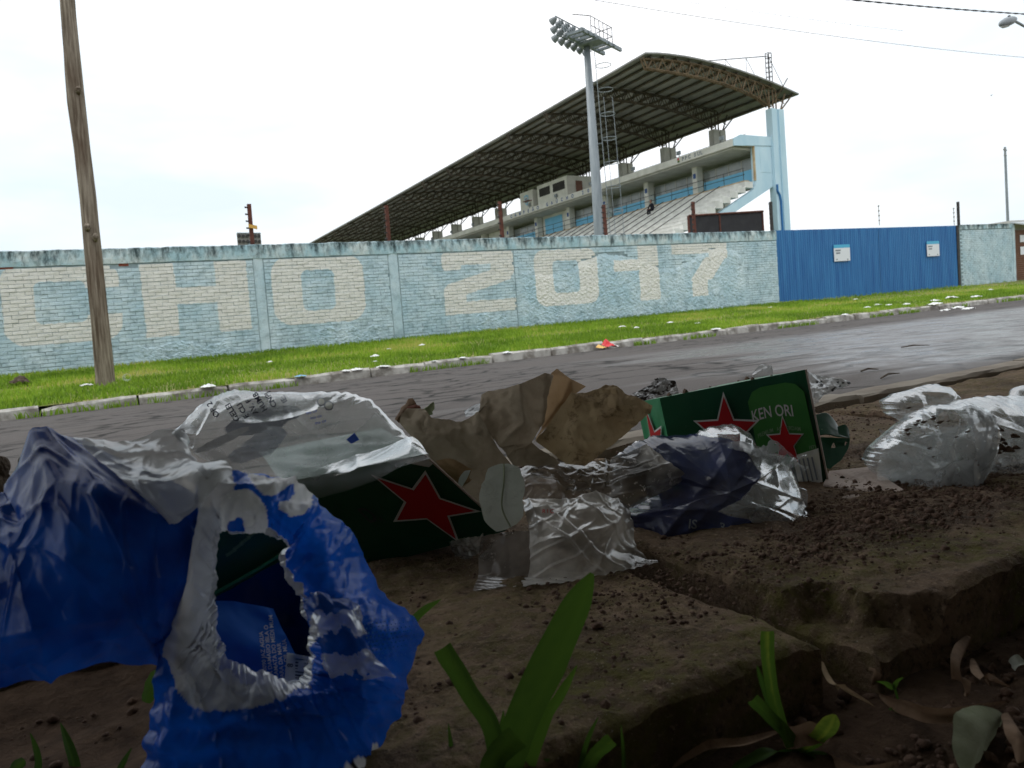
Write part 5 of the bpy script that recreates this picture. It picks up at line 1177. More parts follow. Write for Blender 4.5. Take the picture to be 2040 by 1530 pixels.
# ================================================================== clear bags
CLR = (.8, .8, .8, 0.0)
def ice_bag():
    root = thing('plastic_bag', dep(600, 940, 1.0), 'clear plastic bag with black printed lines lying on the tilted carton', 'bag', 'clear plastic bags')
    out = [(343, 864, .95), (398, 806, 1.0), (440, 783, 1.03), (470, 776, 1.04), (560, 782, 1.05), (640, 781, 1.05), (690, 781, 1.05), (738, 796, 1.04), (795, 852, 1.01), (846, 906, .985), (770, 926, .975), (690, 940, .965), (600, 955, .955), (520, 948, .94), (440, 935, .93), (385, 905, .935)]
    P, A = blob(out, (590, 865, .995), .030, .025, 300, 70, .006, .08, 5, rag=3, oct=2, poly=True, fold=.005, fc=.06)
    def colf(q, side):
        c = np.tile([.8, .8, .8, 0.0], (len(q), 1)); n = fbm(q[:, 0] / 60, q[:, 1] / 40, 7)
        rot = lambda cx, cy, rx, ry, a: (((q[:, 0] - cx) * math.cos(a) + (q[:, 1] - cy) * math.sin(a)) / rx) ** 2 + ((-(q[:, 0] - cx) * math.sin(a) + (q[:, 1] - cy) * math.cos(a)) / ry) ** 2 + n * .8 < 1
        if side == 1:
            c[rot(520, 838, 95, 26, -.30)] = (.012, .02, .07, .9); c[rot(505, 888, 60, 24, -.5)] = (.02, .05, .16, .75); c[rot(430, 880, 60, 10, -.45)] = (.012, .018, .05, .8); c[inpoly(q, [(672, 888), (745, 822), (790, 862), (800, 880)])] = (.66, .66, .62, .55)
        else: c[rot(363, 870, 24, 14, -.6)] = (.01, .013, .035, 1)
        return c
    o = blobobj('bag_film', P, A, M['clear_film'], root, colf); bvb = bvh_of(o)
    PP = loft([[(396, 812, .915), (430, 788, .92), (470, 775, .925), (530, 782, .925), (600, 786, .925)], [(360, 850, .905), (420, 822, .91), (480, 805, .915), (540, 800, .918), (610, 795, .92)], [(345, 866, .90), (410, 845, .905), (480, 828, .91), (540, 812, .915), (615, 800, .918)]], 50, 80, .002, .05, 33, oct=2)
    po = gridobj('printed_panel', PP, M['clear_film'], root); setcol4(po, np.tile(CLR, (4000, 1))); bv = bvh_of(po); o_ = o; o = po
    for s, x, y, z in (('OP 2', 438, 828, 15), ('GELEIRA 4gr', 478, 836, 15), ('E CLIENTES 1000', 497, 830, 14), ('AV. FRE', 515, 822, 14), ('HUMB', 533, 816, 14), ('CNPJ', 552, 808, 14), ('IE:', 573, 799, 14)):
        printtext(s[:5], (x, y), (-.52, -.85), z * 1.08, bv, M['print_navy'], o, fb=.935, bold=.02)
    bv = bvb; o = o_
    for x, y, r in ((655, 808, 10), (640, 800, 9)):
        printpoly([(x + r * math.cos(k * .7) * (1 if True else 0), y + r * math.sin(k * .7)) for k in range(9)], bv, M['print_grey'], o, 'round_mark', fb=.98); printpoly([(x + r * .75 * math.cos(k * .7), y + r * .75 * math.sin(k * .7)) for k in range(9)], bv, M['label_paper'], o, 'round_mark', .0016, .98)
    for k in range(3): printtext('mu co', (610 + k * 9, 826 + k * 10), (.95, -.25), 9, bv, M['print_blue'], o, fb=.98)
    printpoly([(690, 876), (706, 862), (716, 876), (700, 884)], bv, M['print_blue'], o, 'diamond_mark', fb=.98)
ice_bag()
def carton_film():
    """clear wrap stretched over the tilted carton's upper edge"""
    P = loft([[(600, 935, .93), (680, 918, .95), (760, 893, .96), (820, 872, .96), (850, 900, .93)], [(585, 962, .917), (670, 950, .92), (750, 928, .92), (815, 908, .92), (853, 904, .92)], [(600, 1002, .925), (660, 985, .925), (740, 960, .922), (800, 930, .92), (858, 914, .918)]], 80, 120, .002, .06, 41, oct=2, fold=.003, fc=.05)
    r = thing('plastic_film', dep(720, 950, .97), 'glossy clear film stretched over the top edge of the tilted carton', 'film'); o = gridobj('film_sheet', P, M['clear_film'], r); setcol4(o, np.tile(CLR, (P.shape[0] * P.shape[1], 1)))
carton_film()
def right_bags():
    root = thing('plastic_bag', dep(1880, 985, 1.1), 'large crumpled clear plastic bag with soil specks right of the green carton', 'bag', 'clear plastic bags')
    def cf(q, s): return np.tile(CLR, (len(q), 1))
    out = [(1729, 920, 1.12), (1745, 890, 1.11), (1782, 858, 1.12), (1830, 822, 1.13), (1865, 806, 1.13), (1925, 800, 1.14), (1962, 815, 1.14), (1985, 860, 1.12), (1978, 905, 1.09), (1968, 940, 1.08), (1945, 970, 1.075), (1930, 996, 1.08), (1870, 992, 1.08), (1804, 990, 1.08), (1785, 965, 1.10), (1745, 942, 1.12)]
    P, A = blob(out, (1855, 910, 1.10), .05, .06, 320, 80, .014, .075, 51, rag=5, oct=3, poly=True, fold=.008, fc=.055); o = blobobj('bag_film', P, A, M['clear_film'], root, cf)
    out = [(1758, 800, 1.22), (1780, 785, 1.23), (1822, 775, 1.23), (1858, 764, 1.24), (1890, 772, 1.24), (1904, 792, 1.23), (1880, 812, 1.21), (1850, 835, 1.19), (1800, 838, 1.19), (1772, 828, 1.20)]
    P, A = blob(out, (1830, 803, 1.21), .03, .04, 200, 50, .008, .06, 57, rag=4, oct=2, poly=True, fold=.009, fc=.04); blobobj('bag_handle', P, A, M['clear_film'], root, cf)
    # gathered neck between the two lobes
    P = loft([[(1850, 975, 1.075), (1905, 985, 1.065), (1950, 985, 1.065)], [(1900, 945, 1.06), (1940, 950, 1.05), (1965, 945, 1.055)], [(1935, 915, 1.055), (1965, 915, 1.05), (1985, 905, 1.055)], [(1940, 860, 1.06), (1960, 850, 1.055), (1985, 840, 1.07)], [(1900, 815, 1.08), (1930, 808, 1.08), (1955, 812, 1.09)]], 80, 50,   .005, .02, 61, oct=2); g = gridobj('gathered_fold', P, M['clear_film'], root); setcol4(g, np.tile(CLR, (4000, 1)))
    r2 = thing('plastic_bag', dep(2030, 960, 1.15), 'clear plastic bag running out of the picture at the right edge', 'bag', 'clear plastic bags')
    out = [(1895, 800, 1.25), (1950, 790, 1.26), (2040, 788, 1.27), (2140, 795, 1.27), (2220, 860, 1.22), (2210, 950, 1.14), (2100, 972, 1.12), (2020, 962, 1.12), (1975, 945, 1.12), (1950, 880, 1.15), (1920, 830, 1.2)]
    P, A = blob(out, (2050, 880, 1.17), .05, .05, 260, 64, .014, .075, 63, rag=4, oct=3, poly=True, fold=.008, fc=.05); blobobj('bag_film', P, A, M['clear_film'], r2, cf)
    r3 = thing('plastic_bag', dep(2060, 800, 1.3), 'rounded clear bag lobe peeking up at the far right edge', 'bag', 'clear plastic bags')
    out = [(2012, 786, 1.36), (2022, 772, 1.37), (2060, 766, 1.37), (2110, 775, 1.37), (2130, 820, 1.33), (2060, 830, 1.31), (2015, 812, 1.33)]; P, A = blob(out, (2065, 798, 1.34), .03, .03, 110, 26, .010, .04, 67); blobobj('bag_film', P, A, M['clear_film'], r3, cf)
    for k in range(5):
        x0, y0 = (1775, 850) if k < 3 else (1985, 830); sx_, sy_ = (180, 120); q0 = 1.10 if k < 3 else 1.15; R_ = [[(x0 + sx_ * (i / 3 + rnd.uniform(-.16, .16)), y0 + sy_ * (j / 3 + rnd.uniform(-.16, .16)), q0 + rnd.uniform(-.025, .04)) for i in range(4)] for j in range(4)]
        P = loft(R_, 60, 60, .004, .05, 70 + k, edge=.1, oct=2, fold=.006, fc=.04); g = gridobj('inner_fold', P, M['clear_film'], root if k < 3 else r2); setcol4(g, np.tile(CLR, (3600, 1)))
    # soil lumps caught in the folds
    bv = bvh_of(o)
    for k in range(26):
        x, y = rnd.gauss(1850, 32), rnd.gauss(832, 14)
        if k > 12: x, y = rnd.uniform(1800, 1960), rnd.uniform(820, 960)
        p = cast(bv, x, y, .001, 1.08); r = rnd.uniform(.0006, .0022) * (1.4 if k < 12 else .8); MB().tube([p - CR * r * 2, p, p + CR * r * 2.4 + CU * r], [r * .4, r, r * .3], 5).obj('soil_fleck', M['soil_crumb'], o)
    bv2 = None
    for k in range(16):
        p = dep(rnd.gauss(2005, 18), rnd.gauss(887, 12), 1.105); r = rnd.uniform(.0015, .0045); MB().tube([p - CR * r * 1.6, p + CU * r * .5, p + CR * r * 1.8], [r * .5, r, r * .4], 6).obj('soil_fleck', M['soil_crumb'], r2)
right_bags()
def blue_bag():
    root = thing('plastic_bag', dep(1420, 1075, .99), 'glossy navy and clear plastic bag in front of the upright carton', 'bag')
    out = [(1228, 908, 1.09), (1262, 882, 1.10), (1300, 868, 1.10), (1380, 866, 1.10), (1412, 848, 1.10), (1458, 845, 1.10), (1490, 862, 1.09), (1500, 885, 1.08), (1552, 906, 1.07), (1574, 936, 1.06), (1588, 975, 1.05), (1598, 1000, 1.04), (1612, 1030, 1.02), (1596, 1056, 1.01), (1545, 1064, 1.005), (1495, 1062, 1.0), (1430, 1072, .985), (1310, 1080, .975), (1262, 1050, 1.0), (1238, 1020, 1.02), (1290, 990, 1.05), (1270, 945, 1.08)]
    P, A = blob(out, (1420, 962, 1.04), .075, .03, 340, 80, .008, .07, 71, rag=4, oct=2, poly=True, fold=.008, fc=.05)
    blu = [(1222, 912), (1262, 880), (1300, 864), (1392, 862), (1432, 868), (1466, 900), (1482, 930), (1448, 968), (1400, 1000), (1455, 1015), (1500, 1040), (1494, 1062), (1430, 1082), (1300, 1085), (1250, 1052), (1232, 1020), (1290, 990), (1262, 945)]
    def cf(q, s):
        c = np.tile(CLR, (len(q), 1)); w = q + 5 * np.stack([fbm(q[:, 0] / 25, q[:, 1] / 25, 3), fbm(q[:, 0] / 25 + 9, q[:, 1] / 25, 4)], -1); b = inpoly(w, blu); k = (.5 + fbm(q[:, 0] / 60, q[:, 1] / 60, 8)).clip(0, 1)
        if s == 1: b = b & (fbm(q[:, 0] / 80, q[:, 1] / 80, 12) > -.2)
        c[b, :3] = np.array([.003, .010, .075]) + k[b, None] * np.array([.003, .018, .13]); c[b, 3] = .92; return c
    o = blobobj('bag_film', P, A, M['blue_film'], root, cf); bv = bvh_of(o)
    for k in range(3):
        R_ = [[(1440 + 150 * (i / 3 + rnd.uniform(-.16, .16)), 900 + 140 * (j / 3 + rnd.uniform(-.16, .16)), 1.02 + rnd.uniform(-.02, .03)) for i in range(4)] for j in range(4)]
        P = loft(R_, 50, 50, .004, .05, 170 + k, edge=.1, oct=2, fold=.006, fc=.04); g = gridobj('inner_fold', P, M['clear_film'], root); setcol4(g, np.tile(CLR, (2500, 1)))
    printtext('IS', (1370, 1052), (.97, .10), 26, bv, M['print_grey'], o, fb=1.0); printtext('R', (1432, 1056), (.97, .10), 22, bv, M['print_grey'], o, fb=1.0)
blue_bag()
def dirty_sheets():
    r = thing('plastic_bag', dep(1180, 1195, .84), 'dirty whitish crumpled plastic bag in the centre foreground', 'bag')
    P = loft([[(1042, 1002, .94), (1080, 996, .93), (1130, 998, .93), (1190, 984, .94), (1238, 1008, .955)], [(1054, 1050, .895), (1090, 1052, .885), (1130, 1048, .885), (1195, 1040, .895), (1260, 1042, .93)], [(1068, 1102, .875), (1100, 1098, .86), (1150, 1106, .855), (1205, 1100, .86), (1264, 1096, .90)], [(1052, 1160, .86), (1095, 1155, .85), (1145, 1150, .845), (1222, 1136, .85), (1306, 1128, .875)], [(1028, 1214, .835), (1085, 1200, .835), (1130, 1192, .84), (1205, 1172, .85), (1312, 1152, .868)]], 170, 170, .007, .06, 81, edge=.03, oct=3, fold=.0042, fc=.045)
    o = gridobj('bag_film', P, M['dirty_film'], r); setcol4(o, np.tile([.72, .68, .63, .25], (P.shape[0] * P.shape[1], 1))); bv = bvh_of(o); printtext('R I C', (1080, 1022), (1, 0), 11, bv, M['star_red'], o, fb=.9)
    P = loft([[(958, 1068, .925), (1005, 1060, .905), (1058, 1056, .89)], [(954, 1140, .885), (1000, 1140, .868), (1062, 1138, .866)], [(945, 1218, .832), (985, 1214, .832), (1040, 1200, .842)]], 60, 60, .007, .05, 83, edge=.02); o = gridobj('brown_side', P, M['dirty_film'], r); setcol4(o, np.tile([.16, .12, .095, .8], (3600, 1)))
    r = thing('plastic_bag', dep(1200, 1010, .98), 'soil-smeared greyish plastic sheet between the paper bag and the blue bag', 'bag')
    P = loft([[(1028, 936, 1.05), (1062, 921, 1.06), (1127, 925, 1.06), (1190, 922, 1.065), (1240, 905, 1.05), (1286, 884, 1.04)], [(1040, 970, 1.0), (1080, 962, 1.005), (1140, 966, 1.0), (1205, 958, 1.02), (1262, 940, 1.0), (1326, 920, 1.01)], [(1050, 1010, .975), (1092, 1004, .965), (1150, 1000, .975), (1205, 1004, .985), (1256, 990, .985), (1360, 953, 1.0)], [(1060, 1045, .96), (1100, 1042, .955), (1150, 1032, .965), (1212, 1036, .975), (1242, 1018, .985), (1300, 992, .99)]], 130, 180, .007, .06, 87, edge=.02, oct=3, fold=.0042, fc=.045)
    o = gridobj('bag_film', P, M['dirty_film'], r); q = topx(P.reshape(-1, 3)); c = np.ones((len(q), 4)); f = ((q[:, 0] - 1150) / 100).clip(0, 1)[:, None]; c[:, :3] = np.array([.26, .19, .15]) * (1 - f) + np.array([.55, .52, .49]) * f; c[:, 3] = (.75 - .4 * f[:, 0]); setcol4(o, c)  # brown dirt at left; the lit right part is painted in as paler colour
    r = thing('plastic_bag', dep(930, 1140, .95), 'small reddish clear plastic scrap under the tilted carton', 'scrap')
    P = loft([[(892, 1078, 1.0), (930, 1072, .99), (965, 1066, .98)], [(905, 1105, .97), (935, 1110, .96), (962, 1105, .955)], [(925, 1135, .95), (945, 1142, .945), (965, 1138, .94)]], 50, 50, .009, .018, 91, edge=.08, oct=4); o = gridobj('film_scrap', P, M['dirty_film'], r); q = topx(P.reshape(-1, 3)); c = np.ones((len(q), 4)); rd = (q[:, 1] + .4 * (q[:, 0] - 900) > 1128); c[:, :3] = np.where(rd[:, None], (.18, .03, .025), (.6, .58, .56)); c[:, 3] = np.where(rd, .9, .1); setcol4(o, c)
    r = thing('paper_scrap', dep(830, 1105, 1.06), 'crumpled pale scrap caught under the tilted carton', 'scrap')
    P = loft([[(785, 1095, 1.06), (815, 1092, 1.05), (848, 1090, 1.06)], [(795, 1104, 1.03), (822, 1104, 1.02), (846, 1102, 1.03)], [(810, 1116, 1.02), (830, 1118, 1.01), (842, 1116, 1.02)]], 36, 36, .008, .014, 93, edge=.1, oct=3); gridobj('sheet', P, M['leaf_tan'], r)
dirty_sheets()
# ================================================================== brown paper bag
def paper_bag():
    r = thing('paper_bag', dep(1010, 1040, 1.08), 'torn crumpled brown paper bag with stained right side', 'paper bag')
    V = dict(A=(796, 842, 1.10), B=(811, 814, 1.12), C=(845, 814, 1.11), D=(860, 834, 1.09), E=(919, 836, 1.085), F=(953, 820, 1.08), X=(993, 893, 1.05), Y=(842, 906, 1.06), Z=(942, 938, 1.04), a=(1024, 930, 1.04), m1=(885, 868, 1.055), m2=(940, 870, 1.065), m3=(835, 858, 1.075), y2=(860, 985, 1.06), z2=(950, 1010, 1.05), a2=(1040, 1010, 1.05))
    F = [('A', 'B', 'C', 'm3'), ('C', 'D', 'm1', 'm3'), ('D', 'E', 'm2', 'm1'), ('E', 'F', 'X', 'm2'), ('A', 'm3', 'Y'), ('m3', 'm1', 'Z', 'Y'), ('m1', 'm2', 'X', 'Z'), ('X', 'a', 'Z'), ('Y', 'Z', 'z2', 'y2'), ('Z', 'a', 'a2', 'z2')]
    P, f = facets(V, F, 13, .009, .030, 11); mkobj('left_flap', P, f, M['kraft_paper'], r, True)
    V = dict(F=(953, 820, 1.08), G=(959, 785, 1.12), H=(1036, 764, 1.09), h1=(1046, 842, 1.06), X=(993, 893, 1.05), I=(1087, 741, 1.12), J=(1101, 745, 1.11), U=(1078, 854, 1.10), V=(1062, 880, 1.08), W=(1010, 905, 1.05), g2=(975, 800, 1.10), f2=(965, 850, 1.085), b=(1127, 925, 1.05), a=(1024, 930, 1.04))
    F = [('G', 'H', 'h1', 'g2'), ('G', 'g2', 'F'), ('g2', 'h1', 'f2', 'F'), ('f2', 'h1', 'X'), ('F', 'f2', 'X'), ('H', 'I', 'J', 'U', 'h1'), ('h1', 'U', 'V', 'X'), ('V', 'W', 'X'), ('V', 'b', 'a', 'W'), ('W', 'a', 'X')]
    P, f = facets(V, F, 13, .009, .030, 15); mkobj('middle_fold', P, f, M['kraft_paper'], r, True)
    V = dict(J=(1099, 742, 1.125), j2=(1110, 733, 1.14), K=(1138, 754, 1.15), L=(1168, 770, 1.16), M=(1140, 790, 1.13), U=(1078, 856, 1.105), V=(1060, 886, 1.085), k2=(1118, 800, 1.14))
    F = [('J', 'j2', 'K', 'k2'), ('K', 'L', 'M', 'k2'), ('J', 'k2', 'U'), ('k2', 'M', 'V', 'U')]
    P, f = facets(V, F, 9, .003, .030, 18); mkobj('inner_side', P, f, M['kraft_inside'], r, True)
    V = dict(M=(1138, 784, 1.09), N=(1198, 769, 1.10), n2=(1206, 764, 1.105), O=(1222, 765, 1.10), o2=(1262, 785, 1.09), P=(1301, 806, 1.08), p2=(1296, 822, 1.075), Q=(1280, 838, 1.07), R=(1243, 872, 1.06), S=(1190, 912, 1.045), T=(1165, 929, 1.045), b=(1127, 925, 1.05), V=(1066, 880, 1.075), c1=(1150, 850, 1.055), c2=(1215, 830, 1.05), c3=(1240, 800, 1.07))
    F = [('M', 'N', 'c2', 'c1'), ('N', 'n2', 'O', 'c3', 'c2'), ('O', 'o2', 'c3'), ('o2', 'P', 'p2', 'c3'), ('p2', 'Q', 'c2', 'c3'), ('Q', 'R', 'c2'), ('R', 'S', 'c1', 'c2'), ('S', 'T', 'b', 'c1'), ('M', 'c1', 'V'), ('c1', 'b', 'V')]
    P, f = facets(V, F, 14, .009, .030, 22); e = mkobj('stained_side', P, f, M['kraft_stained'], r, True)
    P = loft([[(868, 918, 1.035), (900, 915, 1.03), (940, 935, 1.03)], [(885, 940, 1.02), (910, 938, 1.015), (935, 950, 1.02)], [(925, 968, 1.015), (932, 962, 1.01), (940, 955, 1.015)]], 30, 30, .004, .02, 25); gridobj('tan_lining', P, M['kraft_inside'], r)
    P = loft([[(925, 938, 1.012), (938, 936, 1.012)], [(915, 952, 1.008), (930, 954, 1.008)], [(912, 968, 1.005), (920, 970, 1.005)]], 14, 14, .001, .02, 26); gridobj('foil_scrap', P, M['litter_white'], r)
paper_bag()
# ================================================================== scraps around the upright carton
def scraps():
    def shred(rows, seed, label, mat='thin_white_film', spots=True):
        r = thing('plastic_scrap', todep([rows[-1][0]])[0], label, 'plastic scrap', 'black and white plastic scraps'); P = loft(rows, 50, 50, .007, .02, seed, edge=.08, oct=4, floor=False); o = gridobj('film_scrap', P, M[mat], r); q = topx(P.reshape(-1, 3)); c = np.tile([.72, .72, .73, .5], (len(q), 1))
        if spots: k = fbm(q[:, 0] / 11, q[:, 1] / 7, seed, 3) > .16; c[k] = (.012, .012, .014, 1)
        setcol4(o, c)
    shred([[(1262, 784, 1.42), (1290, 768, 1.44), (1312, 752, 1.45), (1345, 760, 1.44)], [(1265, 798, 1.40), (1295, 790, 1.41), (1320, 782, 1.42), (1350, 775, 1.42)], [(1270, 815, 1.38), (1300, 812, 1.39), (1330, 805, 1.40), (1355, 800, 1.40)]], 5, 'pale plastic scrap rising behind the left end of the upright carton')
    shred([[(1498, 742, 1.40), (1514, 727, 1.41), (1532, 727, 1.41), (1540, 738, 1.40)], [(1500, 765, 1.38), (1515, 762, 1.38), (1535, 760, 1.38), (1545, 760, 1.38)]], 6, 'small white plastic corner rising behind the top of the upright carton', spots=False)
    shred([[(1604, 742, 1.30), (1628, 744, 1.31), (1655, 752, 1.31), (1695, 763, 1.30)], [(1608, 762, 1.28), (1632, 770, 1.28), (1658, 772, 1.28), (1690, 768, 1.29)], [(1612, 785, 1.26), (1625, 782, 1.26), (1648, 780, 1.27), (1668, 776, 1.28)], [(1615, 812, 1.25), (1622, 806, 1.25), (1630, 796, 1.26), (1636, 785, 1.27)]], 9, 'black and white plastic scrap sticking out right of the upright carton')
    P = loft([[(925, 818, 1.22), (950, 805, 1.24), (972, 802, 1.25)], [(928, 832, 1.2), (952, 826, 1.21), (975, 822, 1.22)]], 24, 24, .003, .02, 8); r = thing('plastic_scrap', dep(945, 830, 1.2), 'sliver of pale plastic behind the brown paper bag', 'plastic scrap', 'black and white plastic scraps'); o = gridobj('film_scrap', P, M['thin_white_film'], r); setcol4(o, np.tile([.62, .66, .72, .8], (576, 1)))
    # green carton flap right of the box
    r = thing('carton_scrap', dep(1660, 930, 1.24), 'curled green carton end with handle cut-out beside the upright carton', 'carton')
    P = loft([[(1625, 826, 1.30), (1648, 824, 1.31), (1668, 848, 1.30), (1672, 868, 1.29)], [(1628, 868, 1.27), (1650, 866, 1.27), (1672, 870, 1.27), (1692, 872, 1.27)]], 24, 36, .002, .05, 3); o = gridobj('upper_flap', P, M['green_carton'], r, solid=.0012); bv = bvh_of(o); printtext('CO', (1634, 858), (1, .05), 22, bv, M['print_lime'], o, fb=1.28)
    V = dict(a=(1628, 870, 1.262), b=(1694, 873, 1.262), c=(1690, 895, 1.25), d=(1676, 918, 1.235), e=(1652, 936, 1.225), f=(1640, 930, 1.228), h1=(1661, 882, 1.258), h2=(1664, 891, 1.254), h3=(1656, 892, 1.254), h4=(1684, 880, 1.258), h5=(1688, 882, 1.258), h6=(1683, 888, 1.256))
    F = [('a', 'h1', 'h3', 'f'), ('a', 'b', 'h1'), ('h1', 'b', 'h4', 'h6', 'h2'), ('b', 'h5', 'h4'), ('b', 'c', 'h6', 'h5'), ('h2', 'h6', 'c', 'd'), ('h3', 'h2', 'd', 'e', 'f')]
    P, f = facets(V, F, 5, .0015, .05, 5); mkobj('end_flap', P, f, M['green_carton'], r, True)
    P = loft([[(1668, 850, 1.285), (1684, 846, 1.29), (1692, 858, 1.285)], [(1672, 870, 1.272), (1686, 872, 1.272), (1693, 874, 1.272)]], 14, 20, .001, .05, 6); gridobj('rolled_edge', P, M['green_carton'], r)
    # flattened cardboard on the slab
    r = thing('cardboard', atZ(1720, 985), 'flattened pinkish cardboard with soil crumbs under the upright carton', 'cardboard')
    def flat(pts, name, mat, th=.0025):
        top = [atZ(x, y, z + .004) for x, y, z in pts]; MB().prism([p - np.array([0, 0, th]) for p in top], (0, 0, th)).obj(name, mat, r)
    flat([(1640, 965, .010), (1652, 938, .012), (1730, 930, .018), (1800, 975, .012), (1762, 988, .004)], 'sheet', M['carton_board']); flat([(1606, 1002, .0), (1700, 985, .006), (1762, 982, .004), (1665, 1005, .001)], 'sheet', M['carton_board'])
    P = loft([[(1690, 985, 1.19), (1700, 962, 1.21), (1735, 955, 1.21), (1770, 968, 1.19)], [(1695, 992, 1.17), (1712, 985, 1.175), (1740, 985, 1.17), (1775, 984, 1.17)]], 16, 30, .003, .02, 9); gridobj('bent_tab', P, M['green_carton'], r)
    # bark clumps at the left edge
    for x, y, w, h, D, lb in ((55, 960, 44, 85, .92, 'brown bark clump behind the blue wrapper at the left'), (4, 985, 26, 120, .80, 'blurred brown bark piece at the very left edge')):
        r = thing('bark_piece', dep(x, y + h / 2, D), lb, 'bark', 'bark pieces'); out = [(x + w * .6 * math.cos(k * .7 + .3) * (1 + .3 * math.sin(k * 2.3)), y + h * .55 * math.sin(k * .7 + .3) * (1 + .2 * math.cos(k * 3.1)), D) for k in range(9)]
        P, A = blob(out, (x, y, D), .02, .02, 70, 20, .012, .02, 95 + x, oct=3); blobobj('bark', P, A, M['bark'], r)
scraps()
# ================================================================== leaves and weeds
def leafmesh(pts, width, mat, name, parent=None, fold=.25, curl=.0, prof=None, n=26, m=9, side=None, seed=0, wav=.06):
    """pts: 3D points along the midrib; width in metres; side: sideways vector"""
    C = cat(np.array(pts), n); T = np.gradient(C, axis=0); T /= np.linalg.norm(T, axis=1)[:, None]; S0 = CR if side is None else np.array(side, float)
    S = S0[None] - (T @ S0)[:, None] * T; S /= np.linalg.norm(S, axis=1)[:, None]; N = np.cross(T, S); t = np.linspace(0, 1, n)
    w = width * (np.sin(np.pi * np.clip(t * .94 + .05, 0, 1)) ** .75 if prof is None else np.interp(t, *prof)); u = np.linspace(-1, 1, m)
    ww = w[:, None] * (1 + wav * vnoise(t[:, None] * 9 + seed, (u > 0)[None] * 5.0 + seed, 3))
    P = C[:, None] + S[:, None] * (u[None] * ww * .5)[..., None] + N[:, None] * ((fold * np.abs(u)[None] * w[:, None] * .5 + curl * (u ** 2)[None] * w[:, None]) + wav * .25 * w[:, None] * vnoise(t[:, None] * 8 + seed * 3, u[None] * 2 + seed, 5))[..., None]
    o = gridobj(name, P, mat, parent); return o, C
def dry_leaves():
    L = [([(1640, 1318), (1668, 1365), (1742, 1408)], .0085, 'leaf_tan', 'narrow yellowish curved dry leaf beside the slab gap', .03), ([(1752, 1382), (1795, 1402), (1880, 1425), (2005, 1398)], .012, 'leaf_brown', 'longest curved brown dry leaf on the soil at lower right', .02),
         ([(1748, 1300), (1745, 1330), (1736, 1365)], .010, 'leaf_brown', 'short brown dry leaf leaning against the right slab face', .02), ([(1935, 1268), (1912, 1320), (1925, 1388)], .014, 'leaf_brown', 'upright curled brown leaf near the right edge', .03), ([(1940, 1312), (1965, 1350), (2008, 1368)], .013, 'leaf_brown', 'small pinkish brown curled leaf near the right edge', .03),
         ([(2000, 1425), (1960, 1465), (1925, 1545)], .034, 'leaf_olive', 'broad pale olive fallen leaf in the lower right corner', .015), ([(1340, 1530), (1410, 1490), (1480, 1482), (1560, 1455)], .008, 'leaf_brown', 'long thin twisted dry leaf along the slab foot', .02), ([(738, 1440), (790, 1446), (842, 1470)], .014, 'leaf_red', 'dark reddish leaf right of the blue wrapper', .01),
         ([(815, 1540), (830, 1490), (862, 1450)], .022, 'leaf_brown', 'brown leaf standing at the bottom edge right of the wrapper', .02), ([(930, 1545), (955, 1500), (975, 1478)], .016, 'leaf_brown', 'brown leaf at the foot of the broad grass blade', .02), ([(2015, 1325), (2030, 1322), (2052, 1330)], .012, 'leaf_pale', 'small whitish leaf scrap at the right edge', .005),
         ([(1650, 1500), (1720, 1540), (1790, 1520)], .012, 'leaf_brown', 'brown leaf under the bright green weed', .01), ([(2008, 1420), (2030, 1460), (2028, 1520)], .014, 'leaf_brown', 'brown leaf strip beside the broad olive leaf', .02), ([(1560, 1478), (1600, 1462), (1650, 1468)], .016, 'leaf_brown', 'curled brown leaf behind the bright green weed', .02),
         ([(985, 1412), (1005, 1425), (1018, 1455)], .009, 'leaf_brown', 'dark curled leaf beside the broad grass blade', .03), ([(1120, 1560), (1180, 1520), (1260, 1535)], .014, 'leaf_tan', 'tan leaf at the bottom edge among weeds', .01)]
    for k, (pp, w, mt, lb, hgt) in enumerate(L):
        pts = [atZ(x, y, -.052 + hgt * (.3 + .7 * math.sin(math.pi * i / (len(pp) - 1)))) for i, (x, y) in enumerate(pp)]
        o, _ = leafmesh(pts, w, M[mt], 'dry_leaf', None, .35, .15, side=(0, .4, 1) if k % 2 else (.2, 1, .3), seed=k, wav=.25); tagit(o, lb, 'leaf', 'dry fallen leaves')
    r = thing('pale_leaf', dep(1020, 1048, .90), 'whitish dried leaf with midrib lying against the tilted carton', 'leaf'); C = [dep(1004, 924, .93), dep(1004, 960, .915), dep(1000, 1010, .905), dep(1018, 1050, .90)]
    leafmesh(C, .052, M['leaf_pale'], 'blade', r, .18, -.05, prof=([0, .12, .4, .75, .93, 1], [.15, .75, 1.0, .98, .7, .25]), n=40, m=17, seed=4, wav=.12)
    MB().tube([q - CF * .0025 for q in cat(np.array(C), 14)] , [.0011] * 13 + [.0005], 5).obj('midrib', M['leaf_olive'], r)
    r = thing('curled_leaf', dep(830, 815, 1.12), 'curled brown and green dead leaf behind the paper bag', 'leaf')
    for pp, w, mt, sd in (([(790, 838, 1.16), (812, 812, 1.17), (828, 802, 1.17)], .022, 'leaf_brown', 3), ([(835, 822, 1.15), (850, 812, 1.16), (864, 800, 1.17)], .016, 'leaf_olive', 5), ([(806, 826, 1.15), (822, 815, 1.15), (838, 812, 1.15)], .014, 'leaf_red', 7)): leafmesh(todep(pp), w, M[mt], 'leaf_lobe', r, .5, .4, seed=sd, wav=.5)
dry_leaves()
